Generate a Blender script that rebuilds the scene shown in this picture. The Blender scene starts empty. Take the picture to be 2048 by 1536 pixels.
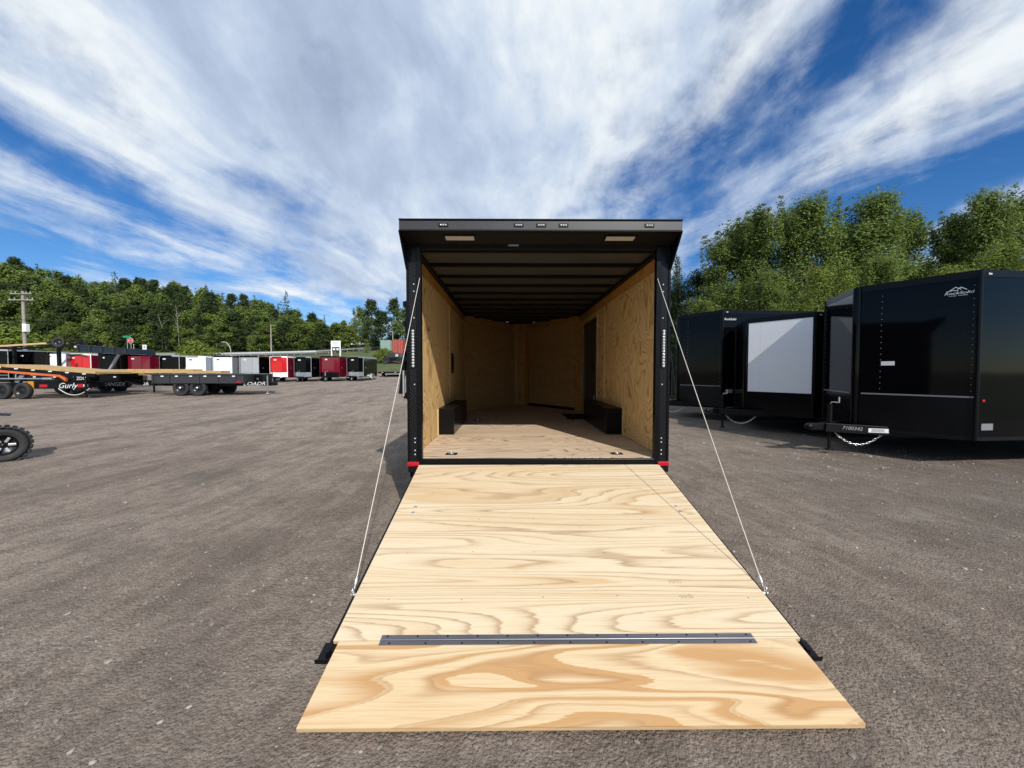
import bpy, math, random
import numpy as np
from mathutils import Vector, Matrix, noise

random.seed(7)
R = math.radians
scene = bpy.context.scene
col = scene.collection

# ------------------------------------------------------------------ camera
CAM_H = 1.49
cam_d = bpy.data.cameras.new('camera')
cam_d.sensor_width = 36.0
cam_d.lens = 36.0 * 769.0 / 2048.0
cam_d.clip_start = 0.05
cam_d.clip_end = 3000
cam = bpy.data.objects.new('camera', cam_d)
col.objects.link(cam)
cam.location = (0, 0, CAM_H)
cam.rotation_euler = (R(90 - 1.86), R(0.0), R(-0.45))
scene.camera = cam

# ------------------------------------------------------------------ light
SUN_EL = R(36.5)
SUN_AZ = (0.381, -0.925)
sun_dir = Vector((SUN_AZ[0] * math.cos(SUN_EL), SUN_AZ[1] * math.cos(SUN_EL), math.sin(SUN_EL)))
sun_d = bpy.data.lights.new('sun', 'SUN')
sun_d.energy = 4.6
sun_d.angle = R(0.8)
sun_d.color = (1.0, 0.955, 0.88)
sun = bpy.data.objects.new('sun', sun_d)
col.objects.link(sun)
sun.rotation_euler = (-sun_dir).to_track_quat('-Z', 'Y').to_euler()
sun.location = (6, -10, 12)

# ------------------------------------------------------------------ node helpers
def node(nt, kind, **kw):
    n = nt.nodes.new(kind)
    for k, v in kw.items():
        setattr(n, k, v)
    return n

def put(nt, sock, val):
    if val is None:
        return
    if isinstance(val, bpy.types.NodeSocket):
        nt.links.new(val, sock)
    else:
        sock.default_value = val

def math_(nt, op, a, b=None, c=None, clamp=False):
    n = node(nt, 'ShaderNodeMath', operation=op)
    n.use_clamp = clamp
    put(nt, n.inputs[0], a); put(nt, n.inputs[1], b)
    if c is not None:
        put(nt, n.inputs[2], c)
    return n.outputs[0]

def vmath(nt, op, a, b=None):
    n = node(nt, 'ShaderNodeVectorMath', operation=op)
    put(nt, n.inputs[0], a); put(nt, n.inputs[1], b)
    return n.outputs[0]

def noise_(nt, vec, scale=1.0, detail=4.0, rough=0.5, dist=0.0):
    n = node(nt, 'ShaderNodeTexNoise')
    put(nt, n.inputs['Vector'], vec); put(nt, n.inputs['Scale'], scale)
    put(nt, n.inputs['Detail'], detail); put(nt, n.inputs['Roughness'], rough)
    put(nt, n.inputs['Distortion'], dist)
    return n.outputs['Fac']

def ramp(nt, fac, stops, interp='LINEAR'):
    n = node(nt, 'ShaderNodeValToRGB')
    cr = n.color_ramp
    cr.interpolation = interp
    while len(cr.elements) > 1:
        cr.elements.remove(cr.elements[-1])
    for i, (p, c) in enumerate(stops):
        if not isinstance(c, (tuple, list)):
            c = (c, c, c)
        e = cr.elements[0] if i == 0 else cr.elements.new(p)
        e.position = p
        e.color = (c[0], c[1], c[2], 1)
    put(nt, n.inputs[0], fac)
    return n.outputs[0]

def mix(nt, fac, a, b, mode='MIX'):
    n = node(nt, 'ShaderNodeMix', data_type='RGBA', blend_type=mode)
    def c4(v):
        return v if isinstance(v, bpy.types.NodeSocket) else (v[0], v[1], v[2], 1)
    put(nt, n.inputs[0], fac); put(nt, n.inputs[6], c4(a)); put(nt, n.inputs[7], c4(b))
    return n.outputs[2]

def mapped(nt, vec, scale=(1, 1, 1), loc=(0, 0, 0), rot=(0, 0, 0)):
    n = node(nt, 'ShaderNodeMapping')
    put(nt, n.inputs['Vector'], vec)
    n.inputs['Scale'].default_value = scale
    put(nt, n.inputs['Location'], loc)
    n.inputs['Rotation'].default_value = rot
    return n.outputs[0]

def comb(nt, x, y, z):
    n = node(nt, 'ShaderNodeCombineXYZ')
    put(nt, n.inputs[0], x); put(nt, n.inputs[1], y); put(nt, n.inputs[2], z)
    return n.outputs[0]

def sep(nt, v):
    n = node(nt, 'ShaderNodeSeparateXYZ')
    put(nt, n.inputs[0], v)
    return n.outputs

def bump(nt, h, strength=0.3, dist=0.01):
    n = node(nt, 'ShaderNodeBump')
    n.inputs['Strength'].default_value = strength
    n.inputs['Distance'].default_value = dist
    put(nt, n.inputs['Height'], h)
    return n.outputs[0]

# ------------------------------------------------------------------ world
world = bpy.data.worlds.new('World')
scene.world = world
world.use_nodes = True
wt = world.node_tree
wt.nodes.clear()
w_out = node(wt, 'ShaderNodeOutputWorld')
sky = node(wt, 'ShaderNodeTexSky', sky_type='NISHITA')
sky.sun_disc = False
sky.sun_elevation = SUN_EL
sky.sun_rotation = math.atan2(SUN_AZ[0], SUN_AZ[1])
sky.altitude = 100
sky.air_density = 1.0
sky.dust_density = 0.0
sky.ozone_density = 6.0
bg_sky = node(wt, 'ShaderNodeBackground')
hs_sky = node(wt, 'ShaderNodeHueSaturation')
hs_sky.inputs['Hue'].default_value = 0.506
hs_sky.inputs['Saturation'].default_value = 1.22
hs_sky.inputs['Value'].default_value = 0.92
wt.links.new(sky.outputs[0], hs_sky.inputs['Color'])
gm_sky = node(wt, 'ShaderNodeGamma')
gm_sky.inputs[1].default_value = 1.0
wt.links.new(hs_sky.outputs[0], gm_sky.inputs[0])
wt.links.new(gm_sky.outputs[0], bg_sky.inputs[0])
bg_sky.inputs[1].default_value = 0.125
tc = node(wt, 'ShaderNodeTexCoord').outputs['Generated']
dx, dy, dz = sep(wt, tc)
zc = math_(wt, 'ADD', math_(wt, 'MAXIMUM', dz, 0.0), 0.035)
cu = math_(wt, 'DIVIDE', dx, zc)
cv = math_(wt, 'DIVIDE', dy, zc)
warp = noise_(wt, comb(wt, math_(wt, 'MULTIPLY', cu, 0.55), math_(wt, 'MULTIPLY', cv, 0.28), 3.3), 1.0, 3, 0.55)
cu2 = math_(wt, 'ADD', cu, math_(wt, 'MULTIPLY', math_(wt, 'SUBTRACT', warp, 0.5), 0.9))
# broad parallel cloud bands running away from the viewer
cov_in = math_(wt, 'DIVIDE', math_(wt, 'ADD', cu2, 6.0), 12.0)
def cpos(u): return (u + 6.0) / 12.0
cover = ramp(wt, cov_in, [(cpos(-6), 0.20), (cpos(-4.6), 0.12), (cpos(-3.6), 0.26), (cpos(-2.8), 0.50), (cpos(-2.25), 0.66), (cpos(-1.85), 0.44),
                          (cpos(-1.45), 0.80), (cpos(-0.6), 1.02), (cpos(0.35), 1.02), (cpos(0.62), 0.72),
                          (cpos(0.85), 0.34), (cpos(1.02), 0.44), (cpos(1.25), 0.86), (cpos(1.45), 0.78), (cpos(1.8), 0.22), (cpos(2.3), 0.24),
                          (cpos(2.6), 0.85), (cpos(3.2), 0.55), (cpos(4.5), 0.25), (cpos(6), 0.25)], 'EASE')
def cnoise(fu, fv, seed, det, rough, dist):
    return noise_(wt, comb(wt, math_(wt, 'MULTIPLY', cu2, fu), math_(wt, 'MULTIPLY', cv, fv), seed), 1.0, det, rough, dist)
s1 = cnoise(1.25, 0.68, 11.0, 8, 0.58, 0.3)
s2 = cnoise(3.0, 1.9, 5.0, 9, 0.62, 0.4)
s4 = noise_(wt, tc, 9.0, 9, 0.60, 0.25)
dens = math_(wt, 'ADD', cover, math_(wt, 'MULTIPLY', math_(wt, 'SUBTRACT', s1, 0.5), 1.9))
dens = math_(wt, 'ADD', dens, math_(wt, 'MULTIPLY', math_(wt, 'SUBTRACT', s2, 0.5), 0.80))
dens = math_(wt, 'ADD', dens, math_(wt, 'MULTIPLY', math_(wt, 'SUBTRACT', s4, 0.5), 0.90))
mr = node(wt, 'ShaderNodeMapRange', interpolation_type='SMOOTHSTEP')
put(wt, mr.inputs[0], dens)
mr.inputs[1].default_value = 0.20; mr.inputs[2].default_value = 0.98
mr.inputs[3].default_value = 0.0; mr.inputs[4].default_value = 0.97
hz_f = node(wt, 'ShaderNodeMapRange', interpolation_type='SMOOTHSTEP')
put(wt, hz_f.inputs[0], dz)
hz_f.inputs[1].default_value = 0.02; hz_f.inputs[2].default_value = 0.12
cl_fac = math_(wt, 'MULTIPLY', mr.outputs[0], hz_f.outputs[0])
s3 = cnoise(1.6, 0.50, 21.0, 8, 0.58, 0.3)
s3 = math_(wt, 'ADD', math_(wt, 'MULTIPLY', s3, 0.72), math_(wt, 'MULTIPLY', noise_(wt, tc, 5.5, 9, 0.6, 0.2), 0.28))
cl_col = ramp(wt, s3, [(0.34, (0.38, 0.46, 0.62)), (0.44, (0.50, 0.60, 0.77)), (0.51, (0.64, 0.74, 0.88)), (0.59, (0.90, 0.95, 0.98))])
bg_cl = node(wt, 'ShaderNodeBackground')
wt.links.new(cl_col, bg_cl.inputs[0])
bg_cl.inputs[1].default_value = 1.0
wmix = node(wt, 'ShaderNodeMixShader')
wt.links.new(cl_fac, wmix.inputs[0])
wt.links.new(bg_sky.outputs[0], wmix.inputs[1])
wt.links.new(bg_cl.outputs[0], wmix.inputs[2])
wt.links.new(wmix.outputs[0], w_out.inputs[0])

# ------------------------------------------------------------------ render settings
scene.view_settings.view_transform = 'Standard'
scene.view_settings.look = 'None'
scene.view_settings.exposure = 0.0
scene.view_settings.gamma = 1.0
scene.view_settings.use_curve_mapping = False
scene.render.engine = 'CYCLES'
scene.cycles.use_denoising = True
scene.cycles.max_bounces = 8
scene.cycles.diffuse_bounces = 6
scene.cycles.glossy_bounces = 4
scene.cycles.transmission_bounces = 3
scene.cycles.caustics_reflective = False
scene.cycles.caustics_refractive = False

# ------------------------------------------------------------------ materials
def new_mat(name):
    m = bpy.data.materials.new(name)
    m.use_nodes = True
    nt = m.node_tree
    b = nt.nodes['Principled BSDF']
    return m, nt, b

def paint(name, c, rough=0.35, metal=0.0, coat=0.0, var=0.12, spec=0.5, bumpy=0.0):
    m, nt, b = new_mat(name)
    tcn = node(nt, 'ShaderNodeTexCoord').outputs['Object']
    n = noise_(nt, tcn, 3.0, 5, 0.6)
    cc = mix(nt, n, [v * (1 - var) for v in c], [min(1, v * (1 + var)) for v in c])
    nt.links.new(cc, b.inputs['Base Color'])
    n2 = noise_(nt, tcn, 14.0, 5, 0.6)
    put(nt, b.inputs['Roughness'], math_(nt, 'ADD', rough * 0.8, math_(nt, 'MULTIPLY', n2, rough * 0.4)))
    b.inputs['Metallic'].default_value = metal
    b.inputs['Coat Weight'].default_value = coat
    b.inputs['Coat Roughness'].default_value = 0.05
    b.inputs['Specular IOR Level'].default_value = spec
    if bumpy:
        put(nt, b.inputs['Normal'], bump(nt, noise_(nt, tcn, 1.6, 2, 0.5), bumpy, 0.02))
    return m

def plywood(name, scale, light, tan, dark, rings=14.0, contrast=1.0, dist=0.35, fibre=(3, 90, 90), bands=4.0, band_amt=0.5, seed=None, warpy=0.0, feather=0.012, scuff=0.0):
    """pine plywood: contour lines of a stretched noise field, broad latewood bands, fine fibres, tone patches"""
    m, nt, b = new_mat(name)
    tcn = node(nt, 'ShaderNodeTexCoord').outputs['Object']
    if seed is None:
        oi = node(nt, 'ShaderNodeObjectInfo')
        off = math_(nt, 'MULTIPLY', oi.outputs['Random'], 37.0)
        offv = comb(nt, off, off, math_(nt, 'MULTIPLY', off, 0.7))
    else:
        offv = (seed, seed * 1.7, seed * 0.6)
    p = mapped(nt, tcn, scale, offv)
    if warpy:
        wn = node(nt, 'ShaderNodeTexNoise')
        put(nt, wn.inputs['Vector'], p); wn.inputs['Scale'].default_value = 1.3; wn.inputs['Detail'].default_value = 2.0
        p = vmath(nt, 'ADD', p, vmath(nt, 'MULTIPLY', vmath(nt, 'SUBTRACT', wn.outputs['Color'], (0.5, 0.5, 0.5)), (warpy, warpy, warpy)))
    f = noise_(nt, p, 1.0, 1.6, 0.35, dist)
    jig = math_(nt, 'MULTIPLY', math_(nt, 'SUBTRACT', noise_(nt, p, 7.0, 4, 0.6), 0.5), 0.010)
    fib = noise_(nt, mapped(nt, tcn, fibre), 1.0, 3, 0.6)
    f2 = math_(nt, 'ADD', math_(nt, 'ADD', f, jig), math_(nt, 'MULTIPLY', math_(nt, 'SUBTRACT', fib, 0.5), feather))
    fr = math_(nt, 'FRACT', math_(nt, 'MULTIPLY', f2, rings))
    line = ramp(nt, fr, [(0.0, 0.25), (0.04, 0.0), (0.52, 0.02), (0.74, 0.20), (0.88, 0.70), (0.95, 1.0), (1.0, 0.35)])
    amp = ramp(nt, noise_(nt, p, 2.1, 3, 0.55), [(0.28, 0.25), (0.58, 1.0)])
    line = math_(nt, 'MULTIPLY', math_(nt, 'MULTIPLY', line, amp), contrast, clamp=True)
    fb = math_(nt, 'FRACT', math_(nt, 'ADD', math_(nt, 'MULTIPLY', f2, bands), 0.3))
    band = ramp(nt, fb, [(0.0, 0.9), (0.03, 0.0), (0.60, 0.0), (0.72, 0.35), (0.95, 1.0), (1.0, 0.9)])
    bm = ramp(nt, noise_(nt, p, 0.9, 2, 0.5), [(0.34, 0.0), (0.56, 1.0)])
    band = math_(nt, 'MULTIPLY', math_(nt, 'MULTIPLY', band, bm), band_amt, clamp=True)
    tone = noise_(nt, p, 0.7, 3, 0.5)
    base = mix(nt, ramp(nt, tone, [(0.35, 0.0), (0.68, 1.0)]), light, [light[0] * 0.96, light[1] * 0.91, light[2] * 0.84])
    c1 = mix(nt, band, base, tan)
    c1 = mix(nt, line, c1, dark)
    c1 = mix(nt, math_(nt, 'MULTIPLY', ramp(nt, fib, [(0.45, 0.0), (0.70, 1.0)]), 0.42), c1, tan)
    grain = noise_(nt, mapped(nt, tcn, [v * 3.0 for v in fibre]), 1.0, 2, 0.5)
    c1 = mix(nt, math_(nt, 'MULTIPLY', ramp(nt, grain, [(0.53, 0.0), (0.68, 1.0)]), 0.20), c1, dark)
    if scuff:
        sc1 = noise_(nt, mapped(nt, tcn, (5, 7, 7)), 1.0, 7, 0.7, 1.2)
        sc2 = noise_(nt, mapped(nt, tcn, (0.9, 1.3, 1.3)), 1.0, 3, 0.5)
        sm_ = math_(nt, 'MULTIPLY', ramp(nt, sc1, [(0.58, 0.0), (0.72, 1.0)]), ramp(nt, sc2, [(0.45, 0.0), (0.65, 1.0)]))
        c1 = mix(nt, math_(nt, 'MULTIPLY', sm_, scuff), c1, (0.30, 0.24, 0.18))
        kn = node(nt, 'ShaderNodeTexVoronoi')
        put(nt, kn.inputs['Vector'], mapped(nt, tcn, (1.1, 2.0, 2.0), (3.1, 1.7, 0.4)))
        kn.inputs['Scale'].default_value = 1.0
        c1 = mix(nt, math_(nt, 'MULTIPLY', ramp(nt, kn.outputs['Distance'], [(0.03, 1.0), (0.06, 0.45), (0.10, 0.0)]), 0.55), c1, (0.42, 0.25, 0.11))
    nt.links.new(c1, b.inputs['Base Color'])
    b.inputs['Roughness'].default_value = 0.62
    b.inputs['Specular IOR Level'].default_value = 0.25
    h = math_(nt, 'ADD', math_(nt, 'MULTIPLY', fib, 0.6), math_(nt, 'MULTIPLY', line, 0.4))
    put(nt, b.inputs['Normal'], bump(nt, h, 0.18, 0.002))
    return m

M = {}
M['ramp_ply'] = plywood('ramp_plywood', (0.26, 2.9, 2.9), (0.70, 0.580, 0.400), (0.59, 0.41, 0.225), (0.36, 0.23, 0.12), 30.0, 0.90, 0.12, (2.5, 120, 120), bands=9.0, band_amt=0.9, seed=6.2, warpy=0.16, feather=0.014, scuff=0.4)
M['flap_ply'] = plywood('flap_plywood', (0.62, 3.3, 3.3), (0.70, 0.55, 0.345), (0.52, 0.30, 0.13), (0.38, 0.205, 0.09), 13.0, 0.7, 0.5, (2.5, 120, 120), bands=9.0, band_amt=1.7, seed=9.1, warpy=0.35, feather=0.020, scuff=0.4)
M['floor_ply'] = plywood('floor_plywood', (0.45, 2.4, 2.4), (0.70, 0.565, 0.425), (0.53, 0.38, 0.25), (0.22, 0.145, 0.09), 26.0, 1.2, 0.3, (2.5, 110, 110), bands=10.0, band_amt=0.8, feather=0.014)
M['wall_ply'] = plywood('wall_plywood', (0.8, 1.35, 0.8), (0.78, 0.565, 0.275), (0.62, 0.41, 0.165), (0.30, 0.17, 0.06), 30.0, 1.1, 0.9, (60, 60, 4), bands=10.0, band_amt=0.4, warpy=0.7)
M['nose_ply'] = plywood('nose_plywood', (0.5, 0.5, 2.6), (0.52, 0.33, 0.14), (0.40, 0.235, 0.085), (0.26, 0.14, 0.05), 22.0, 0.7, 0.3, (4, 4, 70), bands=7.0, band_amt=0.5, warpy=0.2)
M['trim_wood'] = plywood('trim_wood', (2.0, 2.0, 2.0), (0.52, 0.29, 0.085), (0.40, 0.20, 0.05), (0.22, 0.10, 0.03), 9.0, 0.6, 0.3, (40, 4, 40), bands=4.0)
M['batten_wood'] = plywood('batten_wood', (2.0, 2.0, 2.0), (0.74, 0.56, 0.30), (0.60, 0.42, 0.2), (0.4, 0.26, 0.12), 9.0, 0.4, 0.3, (40, 40, 4), bands=4.0)
M['lumber'] = plywood('deck_lumber', (1.2, 5, 5), (0.52, 0.36, 0.16), (0.38, 0.24, 0.09), (0.25, 0.15, 0.06), 9.0, 0.8, 0.3, (3, 70, 70))
M['ply_edge'] = paint('plywood_edge', (0.55, 0.38, 0.20), 0.7, var=0.3)
M['ply_glue'] = paint('plywood_glue_line', (0.24, 0.14, 0.07), 0.8, var=0.3)
M['black'] = paint('black_gloss_paint', (0.0025, 0.0025, 0.0035), 0.06, coat=0.0, spec=0.17, bumpy=0.03)
M['black_frame'] = paint('black_frame_paint', (0.006, 0.006, 0.007), 0.42, var=0.3, spec=0.2)
M['black_sat'] = paint('black_satin_panel', (0.004, 0.004, 0.005), 0.26, var=0.3, spec=0.2)
M['fascia'] = paint('dark_grey_fascia', (0.030, 0.028, 0.032), 0.4, var=0.2)
M['matte_black'] = paint('matte_black_liner', (0.008, 0.0078, 0.007), 0.65, var=0.3, spec=0.2)
M['ceil'] = paint('roof_underside_metal', (0.060, 0.062, 0.058), 0.45, var=0.2)
M['alu'] = paint('bare_aluminium', (0.62, 0.63, 0.65), 0.32, metal=0.9, var=0.1)
M['steel'] = paint('galvanised_steel', (0.50, 0.51, 0.52), 0.45, metal=0.75, var=0.2)
M['hinge'] = paint('steel_hinge', (0.20, 0.195, 0.21), 0.42, metal=0.8, var=0.25)
M['chrome'] = paint('chain_zinc', (0.75, 0.74, 0.72), 0.25, metal=0.9, var=0.15)
M['white'] = paint('white_gloss_panel', (0.90, 0.90, 0.91), 0.2, coat=0.0, var=0.03, bumpy=0.03)
M['silver'] = paint('silver_paint', (0.42, 0.44, 0.46), 0.30, metal=0.25, var=0.06)
M['grey'] = paint('grey_paint', (0.19, 0.20, 0.21), 0.30, var=0.06)
M['bluegrey'] = paint('blue_grey_paint', (0.26, 0.30, 0.36), 0.30, var=0.06)
M['charcoal'] = paint('charcoal_paint', (0.035, 0.036, 0.042), 0.35, var=0.15)
M['red'] = paint('red_gloss_paint', (0.56, 0.012, 0.016), 0.16, coat=0.4, var=0.06)
M['maroon'] = paint('maroon_gloss_paint', (0.16, 0.006, 0.020), 0.14, coat=0.4, var=0.08)
M['navy'] = paint('navy_paint', (0.012, 0.020, 0.034), 0.3, var=0.2)
M['orange'] = paint('orange_paint', (0.60, 0.13, 0.03), 0.4, var=0.15)
M['tyre'] = paint('tyre_rubber', (0.022, 0.022, 0.023), 0.75, var=0.3)
M['rim'] = paint('black_rim', (0.010, 0.010, 0.011), 0.3, var=0.2)
M['rim_white'] = paint('silver_rim', (0.60, 0.60, 0.60), 0.3, metal=0.6)
M['red_lens'] = paint('red_lens', (0.45, 0.004, 0.012), 0.1, coat=0.8, var=0.05)
M['white_lens'] = paint('clear_lens', (0.46, 0.47, 0.48), 0.12, coat=0.6, var=0.05)
M['cream_lens'] = paint('cream_lamp_lens', (0.62, 0.56, 0.47), 0.4, var=0.05)
M['amber_lens'] = paint('amber_lens', (0.60, 0.26, 0.02), 0.15, var=0.05)
M['cable'] = paint('white_coated_cable', (0.56, 0.53, 0.47), 0.4, var=0.1)
M['print'] = paint('white_print', (0.70, 0.71, 0.72), 0.5, var=0.05)
M['chalk'] = paint('chalk_mark', (0.30, 0.30, 0.30), 0.9, var=0.3)
M['stamp'] = paint('faint_stamp_ink', (0.42, 0.34, 0.24), 0.8)
M['dark_print'] = paint('dark_print', (0.05, 0.05, 0.08), 0.5)
M['wood_pole'] = paint('weathered_pole_wood', (0.30, 0.27, 0.23), 0.85, var=0.3)
M['pole_grey'] = paint('grey_lamp_post', (0.36, 0.37, 0.37), 0.5, var=0.1)
M['sign_green'] = paint('green_sign', (0.01, 0.24, 0.12), 0.4)
M['cont_green'] = paint('faded_green_container', (0.22, 0.33, 0.28), 0.6, var=0.15)
M['cont_red'] = paint('rusty_red_container', (0.33, 0.055, 0.04), 0.6, var=0.2)
M['asphalt'] = paint('road_asphalt', (0.16, 0.155, 0.15), 0.85, var=0.15)
M['bark'] = paint('grey_brown_bark', (0.10, 0.085, 0.065), 0.9, var=0.35)
M['bark_pale'] = paint('pale_bark', (0.20, 0.18, 0.155), 0.85, var=0.3)
M['glass'] = paint('dark_car_glass', (0.02, 0.022, 0.025), 0.05, var=0.05)

def diamond_plate():
    m, nt, b = new_mat('black_diamond_plate')
    tcn = node(nt, 'ShaderNodeTexCoord').outputs['Object']
    x, y, z = sep(nt, tcn)
    h = math_(nt, 'ADD', x, y)
    k = math.pi / 0.036
    a = math_(nt, 'SINE', math_(nt, 'MULTIPLY', math_(nt, 'ADD', h, z), k))
    c = math_(nt, 'SINE', math_(nt, 'MULTIPLY', math_(nt, 'SUBTRACT', h, z), k))
    d = math_(nt, 'MULTIPLY', a, c)
    d = ramp(nt, math_(nt, 'ABSOLUTE', d), [(0.35, 0.0), (0.65, 1.0)])
    nt.links.new(mix(nt, d, (0.008, 0.008, 0.009), (0.016, 0.016, 0.018)), b.inputs['Base Color'])
    b.inputs['Roughness'].default_value = 0.22
    b.inputs['Specular IOR Level'].default_value = 0.35
    put(nt, b.inputs['Normal'], bump(nt, d, 1.0, 0.010))
    return m
M['diamond'] = diamond_plate()

def ground_mat():
    m, nt, b = new_mat('packed_dirt_and_gravel')
    p = node(nt, 'ShaderNodeTexCoord').outputs['Object']
    x, y, z = sep(nt, p)
    # wandering lanes: bend the long axis a little
    bend = math_(nt, 'MULTIPLY', math_(nt, 'SUBTRACT', noise_(nt, mapped(nt, p, (0.05, 0.05, 0.05)), 1.0, 2, 0.5), 0.5), 9.0)
    lx = math_(nt, 'ADD', math_(nt, 'ADD', x, bend), math_(nt, 'MULTIPLY', y, 0.10))
    lane = noise_(nt, comb(nt, math_(nt, 'MULTIPLY', lx, 1.3), math_(nt, 'MULTIPLY', y, 0.12), 0.0), 1.0, 5, 0.6)
    fine_lane = noise_(nt, comb(nt, math_(nt, 'MULTIPLY', lx, 9.0), math_(nt, 'MULTIPLY', y, 0.75), 4.0), 1.0, 6, 0.68, 0.3)
    tread = noise_(nt, comb(nt, math_(nt, 'MULTIPLY', lx, 26.0), math_(nt, 'MULTIPLY', y, 7.0), 4.0), 1.0, 4, 0.7, 0.6)
    patch = noise_(nt, p, 0.22, 4, 0.55)
    grit = noise_(nt, p, 38.0, 5, 0.75)
    grit2 = noise_(nt, p, 130.0, 3, 0.7)
    clod = noise_(nt, p, 9.0, 5, 0.65)
    base = mix(nt, ramp(nt, patch, [(0.35, 0.0), (0.65, 1.0)]), (0.258, 0.202, 0.161), (0.323, 0.262, 0.210))
    # paler with distance in the open yard, darker brown towards the parked trailers
    side = node(nt, 'ShaderNodeMapRange', interpolation_type='SMOOTHSTEP')
    put(nt, side.inputs[0], math_(nt, 'ADD', x, math_(nt, 'MULTIPLY', math_(nt, 'SUBTRACT', patch, 0.5), 6.0)))
    side.inputs[1].default_value = 1.5; side.inputs[2].default_value = 6.0
    base = mix(nt, side.outputs[0], base, (0.198, 0.164, 0.133))
    dust = node(nt, 'ShaderNodeMapRange', interpolation_type='SMOOTHSTEP')
    put(nt, dust.inputs[0], math_(nt, 'ADD', y, math_(nt, 'MULTIPLY', math_(nt, 'SUBTRACT', lane, 0.5), 6.0)))
    dust.inputs[1].default_value = 2.5; dust.inputs[2].default_value = 11.0
    far_pale_f = math_(nt, 'MULTIPLY', math_(nt, 'MULTIPLY', dust.outputs[0], math_(nt, 'SUBTRACT', 1.0, side.outputs[0])), 0.75)
    base = mix(nt, far_pale_f, base, (0.398, 0.325, 0.264))
    base = mix(nt, math_(nt, 'MULTIPLY', ramp(nt, lane, [(0.34, 1.0), (0.52, 0.0)]), 0.58), base, (0.163, 0.123, 0.096))
    base = mix(nt, math_(nt, 'MULTIPLY', ramp(nt, fine_lane, [(0.36, 1.0), (0.52, 0.0)]), 0.40), base, (0.147, 0.113, 0.087))
    base = mix(nt, math_(nt, 'MULTIPLY', ramp(nt, fine_lane, [(0.55, 0.0), (0.70, 1.0)]), 0.30), base, (0.451, 0.381, 0.312))
    base = mix(nt, math_(nt, 'MULTIPLY', ramp(nt, clod, [(0.36, 1.0), (0.52, 0.0)]), 0.50), base, (0.147, 0.117, 0.090))
    base = mix(nt, math_(nt, 'MULTIPLY', ramp(nt, grit, [(0.30, 1.0), (0.50, 0.0)]), 0.50), base, (0.118, 0.090, 0.070))
    base = mix(nt, math_(nt, 'MULTIPLY', ramp(nt, grit, [(0.60, 0.0), (0.74, 1.0)]), 0.40), base, (0.451, 0.390, 0.329))
    base = mix(nt, math_(nt, 'MULTIPLY', ramp(nt, grit2, [(0.66, 0.0), (0.76, 1.0)]), 0.5), base, (0.413, 0.363, 0.312))
    mott = noise_(nt, p, 1.7, 6, 0.68, 0.5)
    base = mix(nt, math_(nt, 'MULTIPLY', ramp(nt, mott, [(0.36, 1.0), (0.54, 0.0)]), 0.45), base, (0.120, 0.098, 0.080))
    base = mix(nt, math_(nt, 'MULTIPLY', ramp(nt, mott, [(0.56, 0.0), (0.72, 1.0)]), 0.30), base, (0.400, 0.360, 0.320))
    def pebbles(scale):
        v = node(nt, 'ShaderNodeTexVoronoi')
        put(nt, v.inputs['Vector'], p); v.inputs['Scale'].default_value = scale
        return v
    v1, v2, v3 = pebbles(58.0), pebbles(130.0), pebbles(22.0)
    def tone(v, lo, hi):
        r, g_, b_ = sep(nt, v.outputs['Color'])
        return ramp(nt, r, [(0.0, lo), (0.55, 1.0 - (1.0 - lo) * 0.25), (0.9, 1.0 + (hi - 1.0) * 0.4), (1.0, hi)])
    near_ = noise_(nt, p, 0.9, 4, 0.6)
    stony = ramp(nt, near_, [(0.40, 0.15), (0.66, 0.9)])
    base = mix(nt, stony, base, mix(nt, 1.0, base, tone(v1, 0.74, 1.30), 'MULTIPLY'))
    base = mix(nt, 0.8, base, mix(nt, 1.0, base, tone(v2, 0.76, 1.26), 'MULTIPLY'))
    base = mix(nt, math_(nt, 'MULTIPLY', stony, 0.30), base, mix(nt, 1.0, base, tone(v3, 0.80, 1.2), 'MULTIPLY'))
    # damp dark stains
    stain = noise_(nt, mapped(nt, p, (0.55, 0.30, 0.5)), 1.0, 5, 0.6, 0.4)
    base = mix(nt, math_(nt, 'MULTIPLY', ramp(nt, stain, [(0.56, 0.0), (0.70, 1.0)]), 0.42), base, (0.089, 0.075, 0.065))
    nt.links.new(base, b.inputs['Base Color'])
    b.inputs['Roughness'].default_value = 0.92
    b.inputs['Specular IOR Level'].default_value = 0.2
    h = math_(nt, 'ADD', math_(nt, 'MULTIPLY', fine_lane, 0.8), math_(nt, 'MULTIPLY', grit, 0.55))
    h = math_(nt, 'ADD', h, math_(nt, 'MULTIPLY', tread, 0.45))
    h = math_(nt, 'ADD', h, math_(nt, 'MULTIPLY', clod, 0.9))
    h = math_(nt, 'ADD', h, math_(nt, 'MULTIPLY', grit2, 0.2))
    h = math_(nt, 'ADD', h, math_(nt, 'MULTIPLY', math_(nt, 'SUBTRACT', 1.0, v1.outputs['Distance']), 0.5))
    h = math_(nt, 'ADD', h, math_(nt, 'MULTIPLY', math_(nt, 'SUBTRACT', 1.0, v2.outputs['Distance']), 0.25))
    put(nt, b.inputs['Normal'], bump(nt, h, 0.80, 0.022))
    return m
M['ground'] = ground_mat()

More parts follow.
